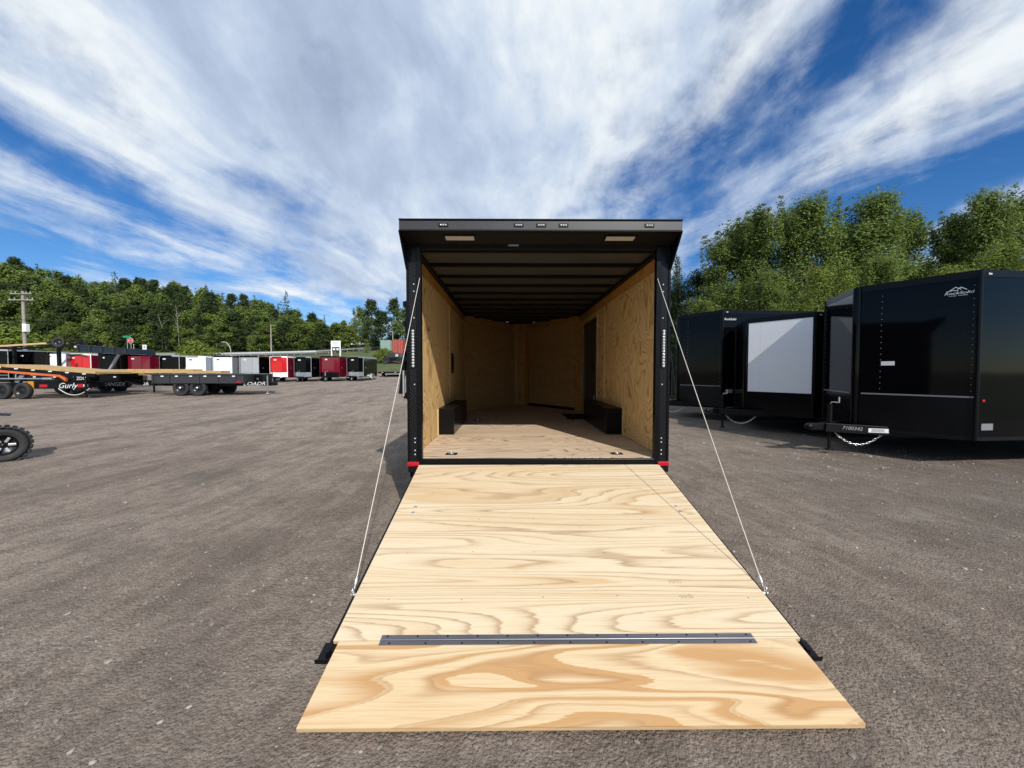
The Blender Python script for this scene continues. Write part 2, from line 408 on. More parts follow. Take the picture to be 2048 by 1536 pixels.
def grass_mat():
    m, nt, b = new_mat('rough_grass_bank')
    p = node(nt, 'ShaderNodeTexCoord').outputs['Object']
    n = noise_(nt, p, 0.35, 6, 0.65)
    n2 = noise_(nt, p, 2.5, 6, 0.7)
    c = ramp(nt, n, [(0.3, (0.05, 0.075, 0.02)), (0.5, (0.10, 0.12, 0.035)), (0.7, (0.17, 0.16, 0.06))])
    c = mix(nt, math_(nt, 'MULTIPLY', n2, 0.5), c, (0.03, 0.045, 0.012))
    nt.links.new(c, b.inputs['Base Color'])
    b.inputs['Roughness'].default_value = 0.95
    put(nt, b.inputs['Normal'], bump(nt, n2, 0.6, 0.3))
    return m
M['grass'] = grass_mat()

def foliage(name, dark, light, trans=0.3, hue=0.25):
    m, nt, b = new_mat(name)
    geo = node(nt, 'ShaderNodeNewGeometry')
    oi = node(nt, 'ShaderNodeObjectInfo')
    f = math_(nt, 'ADD', math_(nt, 'MULTIPLY', geo.outputs['Random Per Island'], 0.75), math_(nt, 'MULTIPLY', oi.outputs['Random'], hue))
    c = mix(nt, f, dark, light)
    nt.links.new(c, b.inputs['Base Color'])
    b.inputs['Roughness'].default_value = 0.6
    b.inputs['Specular IOR Level'].default_value = 0.18
    tr = node(nt, 'ShaderNodeBsdfTranslucent')
    nt.links.new(mix(nt, 0.5, c, light), tr.inputs[0])
    mx = node(nt, 'ShaderNodeMixShader')
    mx.inputs[0].default_value = trans
    nt.links.new(b.outputs[0], mx.inputs[1]); nt.links.new(tr.outputs[0], mx.inputs[2])
    nt.links.new(mx.outputs[0], nt.nodes['Material Output'].inputs[0])
    return m
M['leaf'] = foliage('broadleaf_foliage', (0.075, 0.118, 0.026), (0.230, 0.295, 0.075), 0.35)
M['leaf_light'] = foliage('light_green_foliage', (0.120, 0.170, 0.030), (0.270, 0.330, 0.070), 0.35)
M['leaf_dark'] = foliage('dark_green_foliage', (0.026, 0.048, 0.016), (0.080, 0.115, 0.036))
M['needle'] = foliage('conifer_needles', (0.030, 0.056, 0.024), (0.085, 0.120, 0.048), 0.2)
M['leaf_yellow'] = foliage('yellow_green_foliage', (0.10, 0.15, 0.02), (0.22, 0.27, 0.05))

# ------------------------------------------------------------------ mesh builder
class MB:
    def __init__(s):
        s.v = []; s.f = []; s.sm = []
    def add(s, vs, fs, smooth=False):
        o = len(s.v)
        s.v += [tuple(p) for p in vs]
        s.f += [tuple(i + o for i in f) for f in fs]
        s.sm += [smooth] * len(fs)
        return s
    def box(s, x0, x1, y0, y1, z0, z1):
        vs = [(x0, y0, z0), (x1, y0, z0), (x1, y1, z0), (x0, y1, z0), (x0, y0, z1), (x1, y0, z1), (x1, y1, z1), (x0, y1, z1)]
        return s.add(vs, [(0, 3, 2, 1), (4, 5, 6, 7), (0, 1, 5, 4), (1, 2, 6, 5), (2, 3, 7, 6), (3, 0, 4, 7)])
    def beam(s, p0, p1, w, h, up=(0, 0, 1)):
        p0 = Vector(p0); p1 = Vector(p1); d = (p1 - p0).normalized()
        up = Vector(up)
        sd = d.cross(up)
        if sd.length < 1e-4:
            sd = d.cross(Vector((0, 1, 0)))
        sd.normalize(); u = sd.cross(d).normalized()
        vs = []
        for p in (p0, p1):
            for a, c in ((-1, -1), (1, -1), (1, 1), (-1, 1)):
                vs.append(p + sd * (a * w / 2) + u * (c * h / 2))
        return s.add(vs, [(3, 2, 1, 0), (4, 5, 6, 7), (0, 1, 5, 4), (1, 2, 6, 5), (2, 3, 7, 6), (3, 0, 4, 7)])
    def tube(s, pts, r, n=8, smooth=True, caps=True):
        pts = [Vector(p) for p in pts]
        rs = r if isinstance(r, (list, tuple)) else [r] * len(pts)
        vs = []; fs = []
        ref = None
        for i, p in enumerate(pts):
            d = (pts[min(i + 1, len(pts) - 1)] - pts[max(i - 1, 0)]).normalized()
            if ref is None:
                ref = Vector((0, 0, 1)) if abs(d.z) < 0.9 else Vector((1, 0, 0))
            a = d.cross(ref).normalized(); c = a.cross(d).normalized(); ref = c
            for k in range(n):
                t = 2 * math.pi * k / n
                vs.append(p + (a * math.cos(t) + c * math.sin(t)) * rs[i])
        for i in range(len(pts) - 1):
            for k in range(n):
                k2 = (k + 1) % n
                fs.append((i * n + k, i * n + k2, (i + 1) * n + k2, (i + 1) * n + k))
        s.add(vs, fs, smooth)
        if caps:
            s.add(vs[:n], [tuple(range(n - 1, -1, -1))]); s.add(vs[-n:], [tuple(range(n))])
        return s
    def prism(s, poly, ext):
        ext = Vector(ext); n = len(poly)
        a = [Vector(p) for p in poly]; b = [p + ext for p in a]
        fs = [tuple(range(n - 1, -1, -1)), tuple(range(n, 2 * n))]
        for i in range(n):
            j = (i + 1) % n
            fs.append((i, j, n + j, n + i))
        return s.add(a + b, fs)
    def lathe(s, prof, c, axis, n=24, smooth=True):
        """prof: (radius, offset along axis)"""
        c = Vector(c); ax = Vector(axis).normalized()
        a = ax.cross(Vector((0, 0, 1)))
        if a.length < 1e-3:
            a = Vector((1, 0, 0))
        a.normalize(); b = ax.cross(a)
        vs = []; fs = []
        for r, t in prof:
            for k in range(n):
                th = 2 * math.pi * k / n
                vs.append(c + ax * t + (a * math.cos(th) + b * math.sin(th)) * r)
        for i in range(len(prof) - 1):
            for k in range(n):
                k2 = (k + 1) % n
                fs.append((i * n + k, i * n + k2, (i + 1) * n + k2, (i + 1) * n + k))
        return s.add(vs, fs, smooth)
    def mesh(s, name):
        me = bpy.data.meshes.new(name)
        me.from_pydata([tuple(p) for p in s.v], [], s.f)
        me.polygons.foreach_set('use_smooth', s.sm)
        me.update()
        return me
    def build(s, name, mat, parent=None, bevel=0.0, **props):
        me = s.mesh(name)
        me.materials.append(M[mat] if isinstance(mat, str) else mat)
        o = bpy.data.objects.new(name, me)
        col.objects.link(o)
        if parent is not None:
            o.parent = parent
        if bevel:
            b = o.modifiers.new('bevel', 'BEVEL')
            b.width = bevel; b.segments = 2; b.limit_method = 'ANGLE'; b.angle_limit = R(40)
        for k, v in props.items():
            o[k] = v
        return o

def tag(o, label, cat, group=None):
    o['label'] = label; o['category'] = cat
    if group:
        o['group'] = group
    return o

def thing(name, label, cat, loc=(0, 0, 0), rz=0.0, group=None):
    o = bpy.data.objects.new(name, None)
    o.empty_display_size = 0.3
    col.objects.link(o)
    o.location = loc; o.rotation_euler = (0, 0, rz)
    return tag(o, label, cat, group)

def share(src, parent, loc=(0, 0, 0), rot=(0, 0, 0)):
    """another object on the same mesh data"""
    o = src.copy()
    col.objects.link(o)
    o.parent = parent
    o.location = loc; o.rotation_euler = rot
    return o

def lettering(text, size, mat, parent, loc, rot, name='lettering', shear=0.0, ext=0.001, align='CENTER', sx=1.0):
    cu = bpy.data.curves.new(name, 'FONT')
    cu.body = text; cu.size = size; cu.align_x = align; cu.align_y = 'CENTER'
    cu.extrude = ext; cu.shear = shear; cu.resolution_u = 3
    tmp = bpy.data.objects.new('tmp', cu)
    col.objects.link(tmp)
    dg = bpy.context.evaluated_depsgraph_get()
    me = bpy.data.meshes.new_from_object(tmp.evaluated_get(dg))
    bpy.data.objects.remove(tmp)
    me.materials.clear(); me.materials.append(M[mat])
    o = bpy.data.objects.new(name, me)
    col.objects.link(o)
    o.parent = parent; o.location = loc; o.rotation_euler = rot; o.scale = (sx, 1, 1)
    return o

def smooth01(a, b, x):
    t = min(1, max(0, (x - a) / (b - a)))
    return t * t * (3 - 2 * t)

# ------------------------------------------------------------------ terrain
def softp(x, k):
    return k * math.log1p(math.exp(min(50, x / k)))

def ground_z(x, y):
    s = smooth01(9, -5, x)
    yard = 0.0218 * softp(y - 6.5, 1.2) * s
    yard = min(yard, 0.80)
    bank = 0.13 * softp(min(y, 125) - 44, 2.2) * s
    hill = min(0.35, max(0, (-x - 60) / 80 * 0.35)) * softp(min(y, 150) - 82, 3) * s
    return yard + bank + hill

def rut(x, y):
    if abs(x) > 14 or y > 22 or y < -4:
        return 0
    lx = x + 0.10 * y + 1.6 * (noise.noise(Vector((x * 0.06, y * 0.06, 1.0))))
    h = 0.011 * noise.noise(Vector((lx * 2.6, y * 0.16, 0))) + 0.006 * noise.noise(Vector((lx * 8, y * 0.5, 3)))
    h += 0.008 * noise.noise(Vector((x * 0.9, y * 0.9, 7)))
    return h

def axis_lines(a, b, dense0, dense1, step, growth):
    xs = list(np.arange(dense0, dense1 + 1e-6, step))
    s = step; x = dense1
    while x < b:
        s *= growth; x += s; xs.append(min(x, b))
    s = step; x = dense0
    while x > a:
        s *= growth; x -= s; xs.insert(0, max(x, a))
    return xs

def make_ground():
    xs = axis_lines(-900, 900, -9, 9, 0.09, 1.10)
    ys = axis_lines(-300, 1500, -1, 11, 0.09, 1.07)
    vs = [(x, y, ground_z(x, y) + rut(x, y)) for y in ys for x in xs]
    nx = len(xs)
    mb = MB()
    fs = [(j * nx + i, j * nx + i + 1, (j + 1) * nx + i + 1, (j + 1) * nx + i) for j in range(len(ys) - 1) for i in range(nx - 1)]
    mb.add(vs, fs, True)
    o = mb.build('ground', 'ground', kind='structure')
    # grass on the bank: second material by height / place
    me = o.data
    me.materials.append(M['grass'])
    for p in me.polygons:
        c = p.center
        if c.y > 45 + 2 * math.sin(c.x * 0.3) or c.x > 16 + c.y * 0.1 or (c.x > 9.5 and c.y > 15):
            p.material_index = 1
    return o
make_ground()

def ribbon(name, pts, w, mat, dz=0.03):
    mb = MB(); L = []; Rr = []
    # resample
    P = []
    for i in range(len(pts) - 1):
        for t in np.linspace(0, 1, 12, endpoint=False):
            P.append(Vector(pts[i]).lerp(Vector(pts[i + 1]), t))
    P.append(Vector(pts[-1]))
    vs = []
    for i, p in enumerate(P):
        d = (P[min(i + 1, len(P) - 1)] - P[max(0, i - 1)]).normalized()
        n = Vector((-d.y, d.x, 0))
        for k in (-1, -0.5, 0, 0.5, 1):
            q = p + n * (k * w / 2)
            vs.append((q.x, q.y, ground_z(q.x, q.y) + dz))
    fs = []
    for i in range(len(P) - 1):
        for k in range(4):
            fs.append((i * 5 + k, i * 5 + k + 1, (i + 1) * 5 + k + 1, (i + 1) * 5 + k))
    mb.add(vs, fs, True)
    return mb.build(name, mat, kind='structure'), P
ROAD = [(-190, 66, 0), (-120, 70, 0), (-80, 71, 0), (-53, 73, 0), (-40, 78, 0), (-31, 92, 0), (-24, 118, 0), (-14, 150, 0)]
road, road_pts = ribbon('road', ROAD, 7.5, 'asphalt', 0.10)

# ================================================================== MAIN TRAILER
TX, TY = 0.295, 3.85
FLOOR = 0.62; CEIL = 2.72; HW = 1.265; OW = 1.295; OPEN = 1.165
YV = 4.60; YT = 6.20; NF = 0.13        # straight wall end, nose, half nose flat
tr = thing('enclosed_trailer', 'open black enclosed trailer with plywood lined interior and lowered plywood ramp', 'trailer', (TX, TY, 0))

# floor: three plywood sheets across
fl = MB().box(-HW, HW, 0.012, 0.02, FLOOR - 0.10, FLOOR - 0.03).build('floor_edge', 'black_frame', tr)
ys = [0.015, 1.225, 2.445, 3.665, 4.60]
for i in range(4):
    MB().box(-HW + 0.002, HW - 0.002, ys[i] + 0.001, ys[i + 1] - 0.001, FLOOR - 0.02, FLOOR).build('floor_sheet', 'floor_ply', tr)
MB().prism([(-HW, YV, FLOOR - 0.02), (HW, YV, FLOOR - 0.02), (NF, YT, FLOOR - 0.02), (-NF, YT, FLOOR - 0.02)], (0, 0, 0.019)).build('floor_sheet', 'floor_ply', tr)
# tie-down rings
def tie_down(x, y):
    p = MB().box(x - 0.060, x + 0.060, y - 0.045, y + 0.045, FLOOR + 0.001, FLOOR + 0.006).build('tie_down', 'black_frame', tr, 0.004)
    MB().lathe([(0.0, 0.010), (0.026, 0.009), (0.034, 0.0065)], (x, y, FLOOR), (0, 0, 1), 16).build('cup', 'chrome', p)
    ring = [(x - 0.026 + 0.026 * (1 - math.cos(t)), y + 0.024 * math.sin(t), FLOOR + 0.014) for t in np.linspace(-2.6, 2.6, 14)]
    MB().tube(ring, 0.0045, 6).build('ring', 'chrome', p)
for (x, y) in ((-0.90, 0.185), (0.845, 0.185), (-0.86, 3.0), (0.80, 3.0)):
    tie_down(x, y)

# walls ------------------------------------------------------------
def wall_sheet(s, y0, y1, z0, z1, name='wall_panel', mat='wall_ply', t=0.012, inset=0.0):
    a, c = (-HW - t, -HW) if s < 0 else (HW, HW + t)
    return MB().box(a - s * inset, c - s * inset, y0, y1, z0, z1).build(name, mat, tr)
g = 0.0015
for s in (-1, 1):
    wall_sheet(s, 0.03, 2.44 - g, FLOOR + 0.002, 1.84 - g)
    wall_sheet(s, 0.03, 2.44 - g, 1.84 + g, 2.56 - g)
    if s < 0:
        wall_sheet(s, 2.44 + g, YV, FLOOR + 0.002, 1.84 - g)
        wall_sheet(s, 2.44 + g, YV, 1.84 + g, 2.56 - g)
    else:
        wall_sheet(s, 2.44 + g, 3.02, FLOOR + 0.002, 2.56 - g)
        wall_sheet(s, 4.12, YV, FLOOR + 0.002, 2.56 - g)
        wall_sheet(s, 3.02, 4.12, 2.46, 2.56 - g)
    wall_sheet(s, 0.03, YV, 2.56 + g, CEIL, 'top_fascia', 'trim_wood', 0.010, 0.006)
    # battens over the joints
    def batten(y0, y1, z0, z1):
        a = s * (HW - 0.010); c = s * HW
        MB().box(min(a, c) - 0.0 * s, max(a, c) - 0.0, y0, y1, z0, z1).build('batten', 'batten_wood', tr, 0.002)
    batten(2.415, 2.465, FLOOR + 0.42, 2.555)
    batten(0.015, 0.055, FLOOR + 0.003, 2.70)
    batten(1.36, 1.40, FLOOR + 0.003, FLOOR + 0.36)
    if s > 0:
        batten(2.93, 2.97, FLOOR + 0.40, 2.50)
    # outer skin behind the sheets
    xo = s * OW
    MB().box(min(xo, s * (OW - 0.012)), max(xo, s * (OW - 0.012)), 0.02, YV, 0.42, 2.80).build('side_wall', 'black', tr)
# side door on the curb side, seen from inside
sd = MB().box(HW + 0.004, HW + 0.014, 3.09, 4.05, FLOOR + 0.02, 2.40).build('side_door', 'charcoal', tr)
for (y0, y1, z0, z1) in ((3.02, 3.09, FLOOR, 2.46), (4.05, 4.12, FLOOR, 2.46), (3.09, 4.05, 2.40, 2.46)):
    MB().box(HW - 0.012, HW + 0.012, y0, y1, z0, z1).build('door_frame', 'charcoal', sd, 0.003)
MB().box(HW - 0.03, HW + 0.003, 3.16, 3.24, 1.52, 1.66).build('latch', 'black_frame', sd, 0.005)
MB().box(HW - 0.020, HW + 0.003, 3.11, 3.15, 0.9, 1.05).build('hinge', 'alu', sd)
MB().box(0.78, HW - 0.02, 3.10, 3.95, FLOOR + 0.0015, FLOOR + 0.010).build('door_mat', 'matte_black', tr)
MB().lathe([(0.0, 0.02), (0.030, 0.018), (0.042, 0.0)], (HW, 2.90, 2.30), (-1, 0, 0), 16).build('dome_light', 'cream_lens', tr)
# wall fittings
vn = MB().box(-HW - 0.001, -HW + 0.010, 2.62, 2.86, 1.46, 1.80).build('wall_plate', 'black_frame', tr, 0.003)
MB().box(-HW + 0.0105, -HW + 0.014, 2.68, 2.80, 1.52, 1.74).build('switch', 'matte_black', vn)
MB().lathe([(0.0, 0.020), (0.05, 0.018), (0.058, 0.0)], (-HW, 0.19, 2.43), (1, 0, 0), 18).build('wall_light', 'cream_lens', tr)
rv = MB().lathe([(0.0, 0.012), (0.03, 0.012), (0.044, 0.006), (0.046, 0.0)], (HW, 0.22, 0.95), (-1, 0, 0), 18).build('socket', 'matte_black', tr)
MB().lathe([(0.0, 0.0145), (0.014, 0.0135)], (HW, 0.22, 0.95), (-1, 0, 0), 12).build('cover', 'alu', rv)

# V nose inside
for s in (-1, 1):
    a = Vector((s * HW, YV, 0)); b = Vector((s * NF, YT, 0))
    d = (b - a); n = Vector((d.y, -d.x, 0)).normalized() * (0.012 * s)
    if s < 0: n = Vector((-d.y, d.x, 0)).normalized() * 0.012
    else: n = Vector((d.y, -d.x, 0)).normalized() * 0.012
    def vsheet(t0, t1, z0, z1, name, mat, off=0.0):
        p = a + d * t0; q = a + d * t1
        o = n * (off / 0.012)
        MBv = MB().prism([p + o + Vector((0, 0, z0)), q + o + Vector((0, 0, z0)), q + o + Vector((0, 0, z1)), p + o + Vector((0, 0, z1))], n)
        return MBv.build(name, mat, tr)
    if s < 0:
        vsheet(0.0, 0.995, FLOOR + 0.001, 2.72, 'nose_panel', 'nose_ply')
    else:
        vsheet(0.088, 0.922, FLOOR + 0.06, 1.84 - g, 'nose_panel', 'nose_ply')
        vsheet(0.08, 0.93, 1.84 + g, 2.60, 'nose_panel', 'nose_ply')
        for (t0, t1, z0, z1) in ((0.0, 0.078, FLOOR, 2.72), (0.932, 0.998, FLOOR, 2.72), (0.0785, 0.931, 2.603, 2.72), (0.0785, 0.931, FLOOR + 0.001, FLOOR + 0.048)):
            vsheet(t0, t1, z0, z1, 'nose_trim', 'trim_wood' if z1 > 1 else 'matte_black', -0.006)  # bottom strip is no trim: black colour stands in for the shaded gap under the panel
MB().box(-NF, NF, YT, YT + 0.012, FLOOR, 2.72).build('nose_strip', 'trim_wood', tr)
MB().tube([(-0.02, YT - 0.03, FLOOR), (-0.02, YT - 0.03, 2.70)], 0.02, 8).build('conduit', 'trim_wood', tr)
# V nose outside
poly = [(-OW, YV, 0.42), (-OW, YV, 2.80), (-NF - 0.05, YT + 0.08, 2.74), (-NF - 0.05, YT + 0.08, 0.42)]
MB().prism(poly, (0.012, 0.01, 0)).build('nose_skin', 'black', tr)
poly = [(OW, YV, 0.42), (NF + 0.05, YT + 0.08, 0.42), (NF + 0.05, YT + 0.08, 2.74), (OW, YV, 2.80)]
MB().prism(poly, (-0.012, 0.01, 0)).build('nose_skin', 'black', tr)
MB().box(-NF - 0.05, NF + 0.05, YT + 0.08, YT + 0.092, 0.42, 2.74).build('nose_cap', 'alu', tr)

# roof and bows
MB().prism([(-OW, -0.02, 2.79), (OW, -0.02, 2.79), (OW, YV, 2.79), (NF, YT + 0.09, 2.75), (-NF, YT + 0.09, 2.75), (-OW, YV, 2.79)], (0, 0, 0.02)).build('roof', 'black_sat', tr)
k = 0
y = 0.10
while y < YT - 0.1:
    w = HW if y < YV else HW + (NF - HW) * (y - YV) / (YT - YV)
    y2 = min(y + 0.53, YT)
    w2 = HW if y2 < YV else HW + (NF - HW) * (y2 - YV) / (YT - YV)
    MB().prism([(-w + 0.006, y + 0.03, CEIL + 0.012), (w - 0.006, y + 0.03, CEIL + 0.012), (w2 - 0.006, y2 - 0.03, CEIL + 0.012), (-w2 + 0.006, y2 - 0.03, CEIL + 0.012)], (0, 0, 0.01)).build('ceiling_panel', 'ceil', tr)
    MB().box(-w + 0.008, w - 0.008, y - 0.019, y + 0.019, CEIL - 0.026, CEIL + 0.03).build('roof_bow', 'matte_black', tr, 0.004)
    y += 0.53
for s in (-1, 1):
    MB().box(s * (HW - 0.03) - 0.028, s * (HW - 0.03) + 0.028, 0.04, YV, CEIL - 0.03, CEIL + 0.005).build('ceiling_edge', 'matte_black', tr, 0.003)

# rear frame: corner posts
for s in (-1, 1):
    a, c = sorted((s * OPEN, s * OW))
    po = MB().box(a, c, -0.02, 0.03, 0.55, 2.745).build('corner_post', 'diamond', tr, 0.006)
    a2, c2 = sorted((s * (OPEN - 0.003), s * (OPEN + 0.045)))
    MB().box(a2, c2, -0.034, 0.028, 0.56, 2.72).build('post_flange', 'black_sat', po, 0.004)
    MB().box(s * OW - 0.012, s * OW + 0.012, -0.03, 0.02, 0.55, 2.70).build('edge_trim', 'black_sat', po, 0.003)
    for z in (0.66, 0.70, 0.78, 0.82, 1.36, 2.02, 2.28, 2.35):
        MB().lathe([(0.0, 0.006), (0.006, 0.005), (0.009, 0.0)], (s * (OW - 0.06), -0.020, z), (0, -1, 0), 8).build('bolt', 'steel', po)
    # oval strip of LEDs
    lx = s * 1.245
    st = MB()
    ring = []
    for t in range(24):
        an = 2 * math.pi * t / 24
        ring.append((lx + 0.027 * math.cos(an), -0.020, 1.718 + (0.165 if math.sin(an) >= 0 else -0.165) + 0.032 * math.sin(an)))
    stp = MB().prism(ring, (0, -0.010, 0)).build('tail_light', 'black_frame', po)
    led = None
    for i in range(13):
        z = 1.545 + i * 0.0288
        if led is None:
            led = MB().lathe([(0.0, 0.0075), (0.008, 0.0065), (0.0125, 0.003), (0.014, 0.0)], (0, 0, 0), (0, -1, 0), 10).build('lamp_bead', 'white_lens', stp)
            led.location = (lx, -0.0302, z)
        else:
            share(led, stp, (lx, -0.0302, z))
    # red marker and bumper end
    ml = MB().box(s * 1.245 - 0.052, s * 1.245 + 0.052, -0.05, 0.0, 0.553, 0.592)
    MB().box(s * 1.245 - 0.056, s * 1.245 + 0.056, -0.060, -0.0205, 0.548, 0.592).build('marker_light', 'red_lens', po, 0.008)
    MB().box(s * 1.24 - 0.060, s * 1.24 + 0.060, -0.045, 0.05, 0.485, 0.546).build('bumper_end', 'black_frame', po, 0.004)
    # lock bar on the outside of the post
    bx = s * (OW + 0.055)
    lb = MB().tube([(bx, 0.16, 1.20), (bx, 0.16, 2.22)], 0.016, 10).build('lock_bar', 'black_sat', tr)
    for z in (1.24, 1.62, 1.98, 2.18):
        MB().box(min(s * OW, bx + s * 0.03), max(s * OW, bx + s * 0.03), 0.11, 0.20, z - 0.028, z + 0.028).build('bracket', 'black_frame', lb, 0.004)
    MB().beam((bx + s * 0.01, 0.13, 1.70), (bx + s * 0.055, 0.10, 1.26), 0.022, 0.045).build('handle', 'black_frame', lb, 0.004)
    MB().tube([(bx + s * 0.02, 0.08, 1.24), (bx + s * 0.02, 0.08, 1.50)], 0.012, 8).build('grip', 'steel' if s < 0 else 'black_frame', lb)

# rear sill
si = MB().box(-OPEN + 0.003, OPEN - 0.003, -0.034, 0.012, FLOOR - 0.052, FLOOR - 0.004).build('rear_sill', 'black_sat', tr, 0.004)
MB().tube([(-OPEN + 0.01, -0.040, FLOOR - 0.062), (OPEN - 0.01, -0.040, FLOOR - 0.062)], 0.011, 10).build('hinge_pin', 'black_frame', si)
MB().box(-OPEN + 0.01, OPEN - 0.01, -0.02, 0.02, FLOOR - 0.14, FLOOR - 0.06).build('rear_crossmember', 'black_frame', tr)

# rear canopy
CY0, CY1 = -0.262, -0.022
cn = MB().box(-OW - 0.005, OW + 0.005, CY0 - 0.02, CY0 + 0.02, 2.786, 2.872).build('canopy_fascia', 'fascia', tr, 0.005)
MB().box(-OW - 0.008, OW + 0.008, CY0 - 0.030, CY0 + 0.03, 2.8735, 2.886).build('top_lip', 'black_sat', cn, 0.003)
MB().box(-OW - 0.007, OW + 0.007, CY0 - 0.026, CY0 + 0.012, 2.775, 2.7845).build('bottom_lip', 'black_frame', cn, 0.002)
MB().prism([(-OW, CY0 + 0.02, 2.783), (OW, CY0 + 0.02, 2.783), (OW, CY1, 2.735), (-OW, CY1, 2.735)], (0, 0, 0.02)).build('canopy_underside', 'matte_black', tr)
MB().prism([(-OW, CY0 + 0.02, 2.862), (OW, CY0 + 0.02, 2.862), (OW, 0.0, 2.83), (-OW, 0.0, 2.83)], (0, 0, 0.012)).build('canopy_top', 'black_sat', tr)
for s in (-1, 1):
    x = s * OW
    MB().prism([(x, CY0 - 0.01, 2.785), (x, CY0 - 0.01, 2.872), (x, 0.03, 2.845), (x, 0.03, 2.49), (x, -0.015, 2.49)], (s * 0.008, 0, 0)).build('canopy_cheek', 'black_sat', tr)
    MB().beam((x + s * 0.006, CY0 - 0.012, 2.785), (x + s * 0.006, -0.020, 2.49), 0.016, 0.012).build('cheek_trim', 'black_sat', tr)
hd = MB().box(-OPEN, OPEN, -0.021, 0.05, 2.70, 2.79).build('rear_header', 'matte_black', tr, 0.004)
for x in (-0.895, -0.205, 0.0, 0.205, 0.995):
    m_ = MB().box(x - 0.045, x + 0.045, CY0 - 0.026, CY0 - 0.0205, 2.812, 2.846).build('marker_light', 'black_frame', cn, 0.004)
    for q in (-0.022, 0.0, 0.022):
        MB().lathe([(0.0, 0.008), (0.007, 0.007), (0.0105, 0.0)], (x + q, CY0 - 0.026, 2.829), (0, -1, 0), 8).build('lamp_bead', 'white_lens', m_)
for x in (-0.76, 0.76):
    hs = MB().prism([(x - 0.155, CY0 + 0.06, 2.765), (x + 0.155, CY0 + 0.06, 2.765), (x + 0.155, CY0 + 0.145, 2.752), (x - 0.155, CY0 + 0.145, 2.752)], (0, 0, 0.012)).build('loading_light', 'black_frame', tr)
    MB().prism([(x - 0.135, CY0 + 0.070, 2.752), (x + 0.135, CY0 + 0.070, 2.752), (x + 0.135, CY0 + 0.135, 2.742), (x - 0.135, CY0 + 0.135, 2.742)], (0, 0, 0.011)).build('lens', 'cream_lens', hs, 0.004)
lk = MB().box(-0.30, -0.20, -0.030, -0.0215, 2.722, 2.742).build('header_catch', 'steel', tr)

# wheel boxes
for s in (-1, 1):
    a, c = sorted((s * (HW - 0.001), s * (HW - 0.215)))
    wb = MB().box(a, c, 1.42, 3.02, FLOOR + 0.002, FLOOR + 0.355).build('wheel_box', 'black_sat', tr, 0.006)
    MB().box(a - 0.002, c + 0.002, 1.415, 3.02, FLOOR + 0.356, FLOOR + 0.362).build('top_plate', 'black_frame', wb)

# chassis and wheels underneath
for s in (-1, 1):
    MB().box(s * 0.85 - 0.04, s * 0.85 + 0.04, 0.03, YV + 0.6, 0.44, 0.58).build('frame_rail', 'black_frame', tr)
for yw in (1.75, 2.62):
    MB().tube([(-1.05, yw, 0.34), (1.05, yw, 0.34)], 0.04, 8).build('axle', 'black_frame', tr)

def wheel(parent, c, axis, r=0.36, w=0.22, tread=0, rim_mat='rim', hub='chrome', rimr=0.62):
    ty = MB().lathe([(r * rimr, -w * 0.42), (r * 0.80, -w * 0.52), (r * 0.93, -w * 0.50), (r * 0.99, -w * 0.38), (r, 0), (r * 0.99, w * 0.38), (r * 0.93, w * 0.50), (r * 0.80, w * 0.52), (r * rimr, w * 0.42)], c, axis, 28)
    t = ty.build('wheel', 'tyre', parent)
    rm = MB().lathe([(r * rimr, w * 0.42), (r * rimr * 0.94, w * 0.36), (r * rimr * 0.86, w * 0.16), (r * 0.20, w * 0.20), (r * 0.16, w * 0.30), (0.0, w * 0.31)], c, axis, 20)
    rm.build('rim', rim_mat, t)
    return t
for s in (-1, 1):
    for yw in (1.75, 2.62):
        wheel(tr, (s * 1.165, yw, 0.330), (s, 0, 0), 0.330, 0.19)

# ramp door ---------------------------------------------------------
H0 = Vector((0, -0.050, 0.561)); H1 = Vector((0, -1.930, 0.121)); H2 = Vector((0, -2.329, 0.042))
d1 = (H1 - H0).normalized(); n1 = Vector((0, -d1.z, d1.y)); n1 = n1 if n1.z > 0 else -n1
d2 = (H2 - H1).normalized(); n2 = Vector((0, -d2.z, d2.y)); n2 = n2 if n2.z > 0 else -n2
RW = 1.195; FW = 1.165; RC = 0.006     # ramp half width, flap half width, sideways offset
ramp_e = bpy.data.objects.new('ramp_door', None)
col.objects.link(ramp_e); ramp_e.parent = tr
def slab(p, q, n, w, t, top=0.0, inset=0.0):
    """sheet between p and q (top edge line), half width w, thickness t below"""
    d = (q - p).normalized()
    a = p + d * inset + n * top; b = q - d * inset + n * top
    poly = [a + Vector((RC - w + inset, 0, 0)), a + Vector((RC + w - inset, 0, 0)), b + Vector((RC + w - inset, 0, 0)), b + Vector((RC - w + inset, 0, 0))]
    return MB().prism(poly, -n * t)
def ply_sheet(p, q, n, w, mat, name):
    o = slab(p, q, n, w, 0.0065).build(name, mat, tr)
    slab(p, q, n, w, 0.0025, -0.0066, 0.0012).build('glue_line', 'ply_glue', o)
    slab(p, q, n, w, 0.0045, -0.0092, 0.0).build('middle_ply', 'ply_edge', o)
    slab(p, q, n, w, 0.0022, -0.0138, 0.0012).build('glue_line', 'ply_glue', o)
    slab(p, q, n, w, 0.0040, -0.0161, 0.0).build('bottom_ply', 'ply_edge', o)
    return o
for o_ in [ramp_e]:
    bpy.data.objects.remove(o_)
rp = ply_sheet(H0, H1, n1, RW, 'ramp_ply', 'ramp_panel')
fp = ply_sheet(H1 + d2 * 0.004, H2, n2, FW, 'flap_ply', 'ramp_flap')
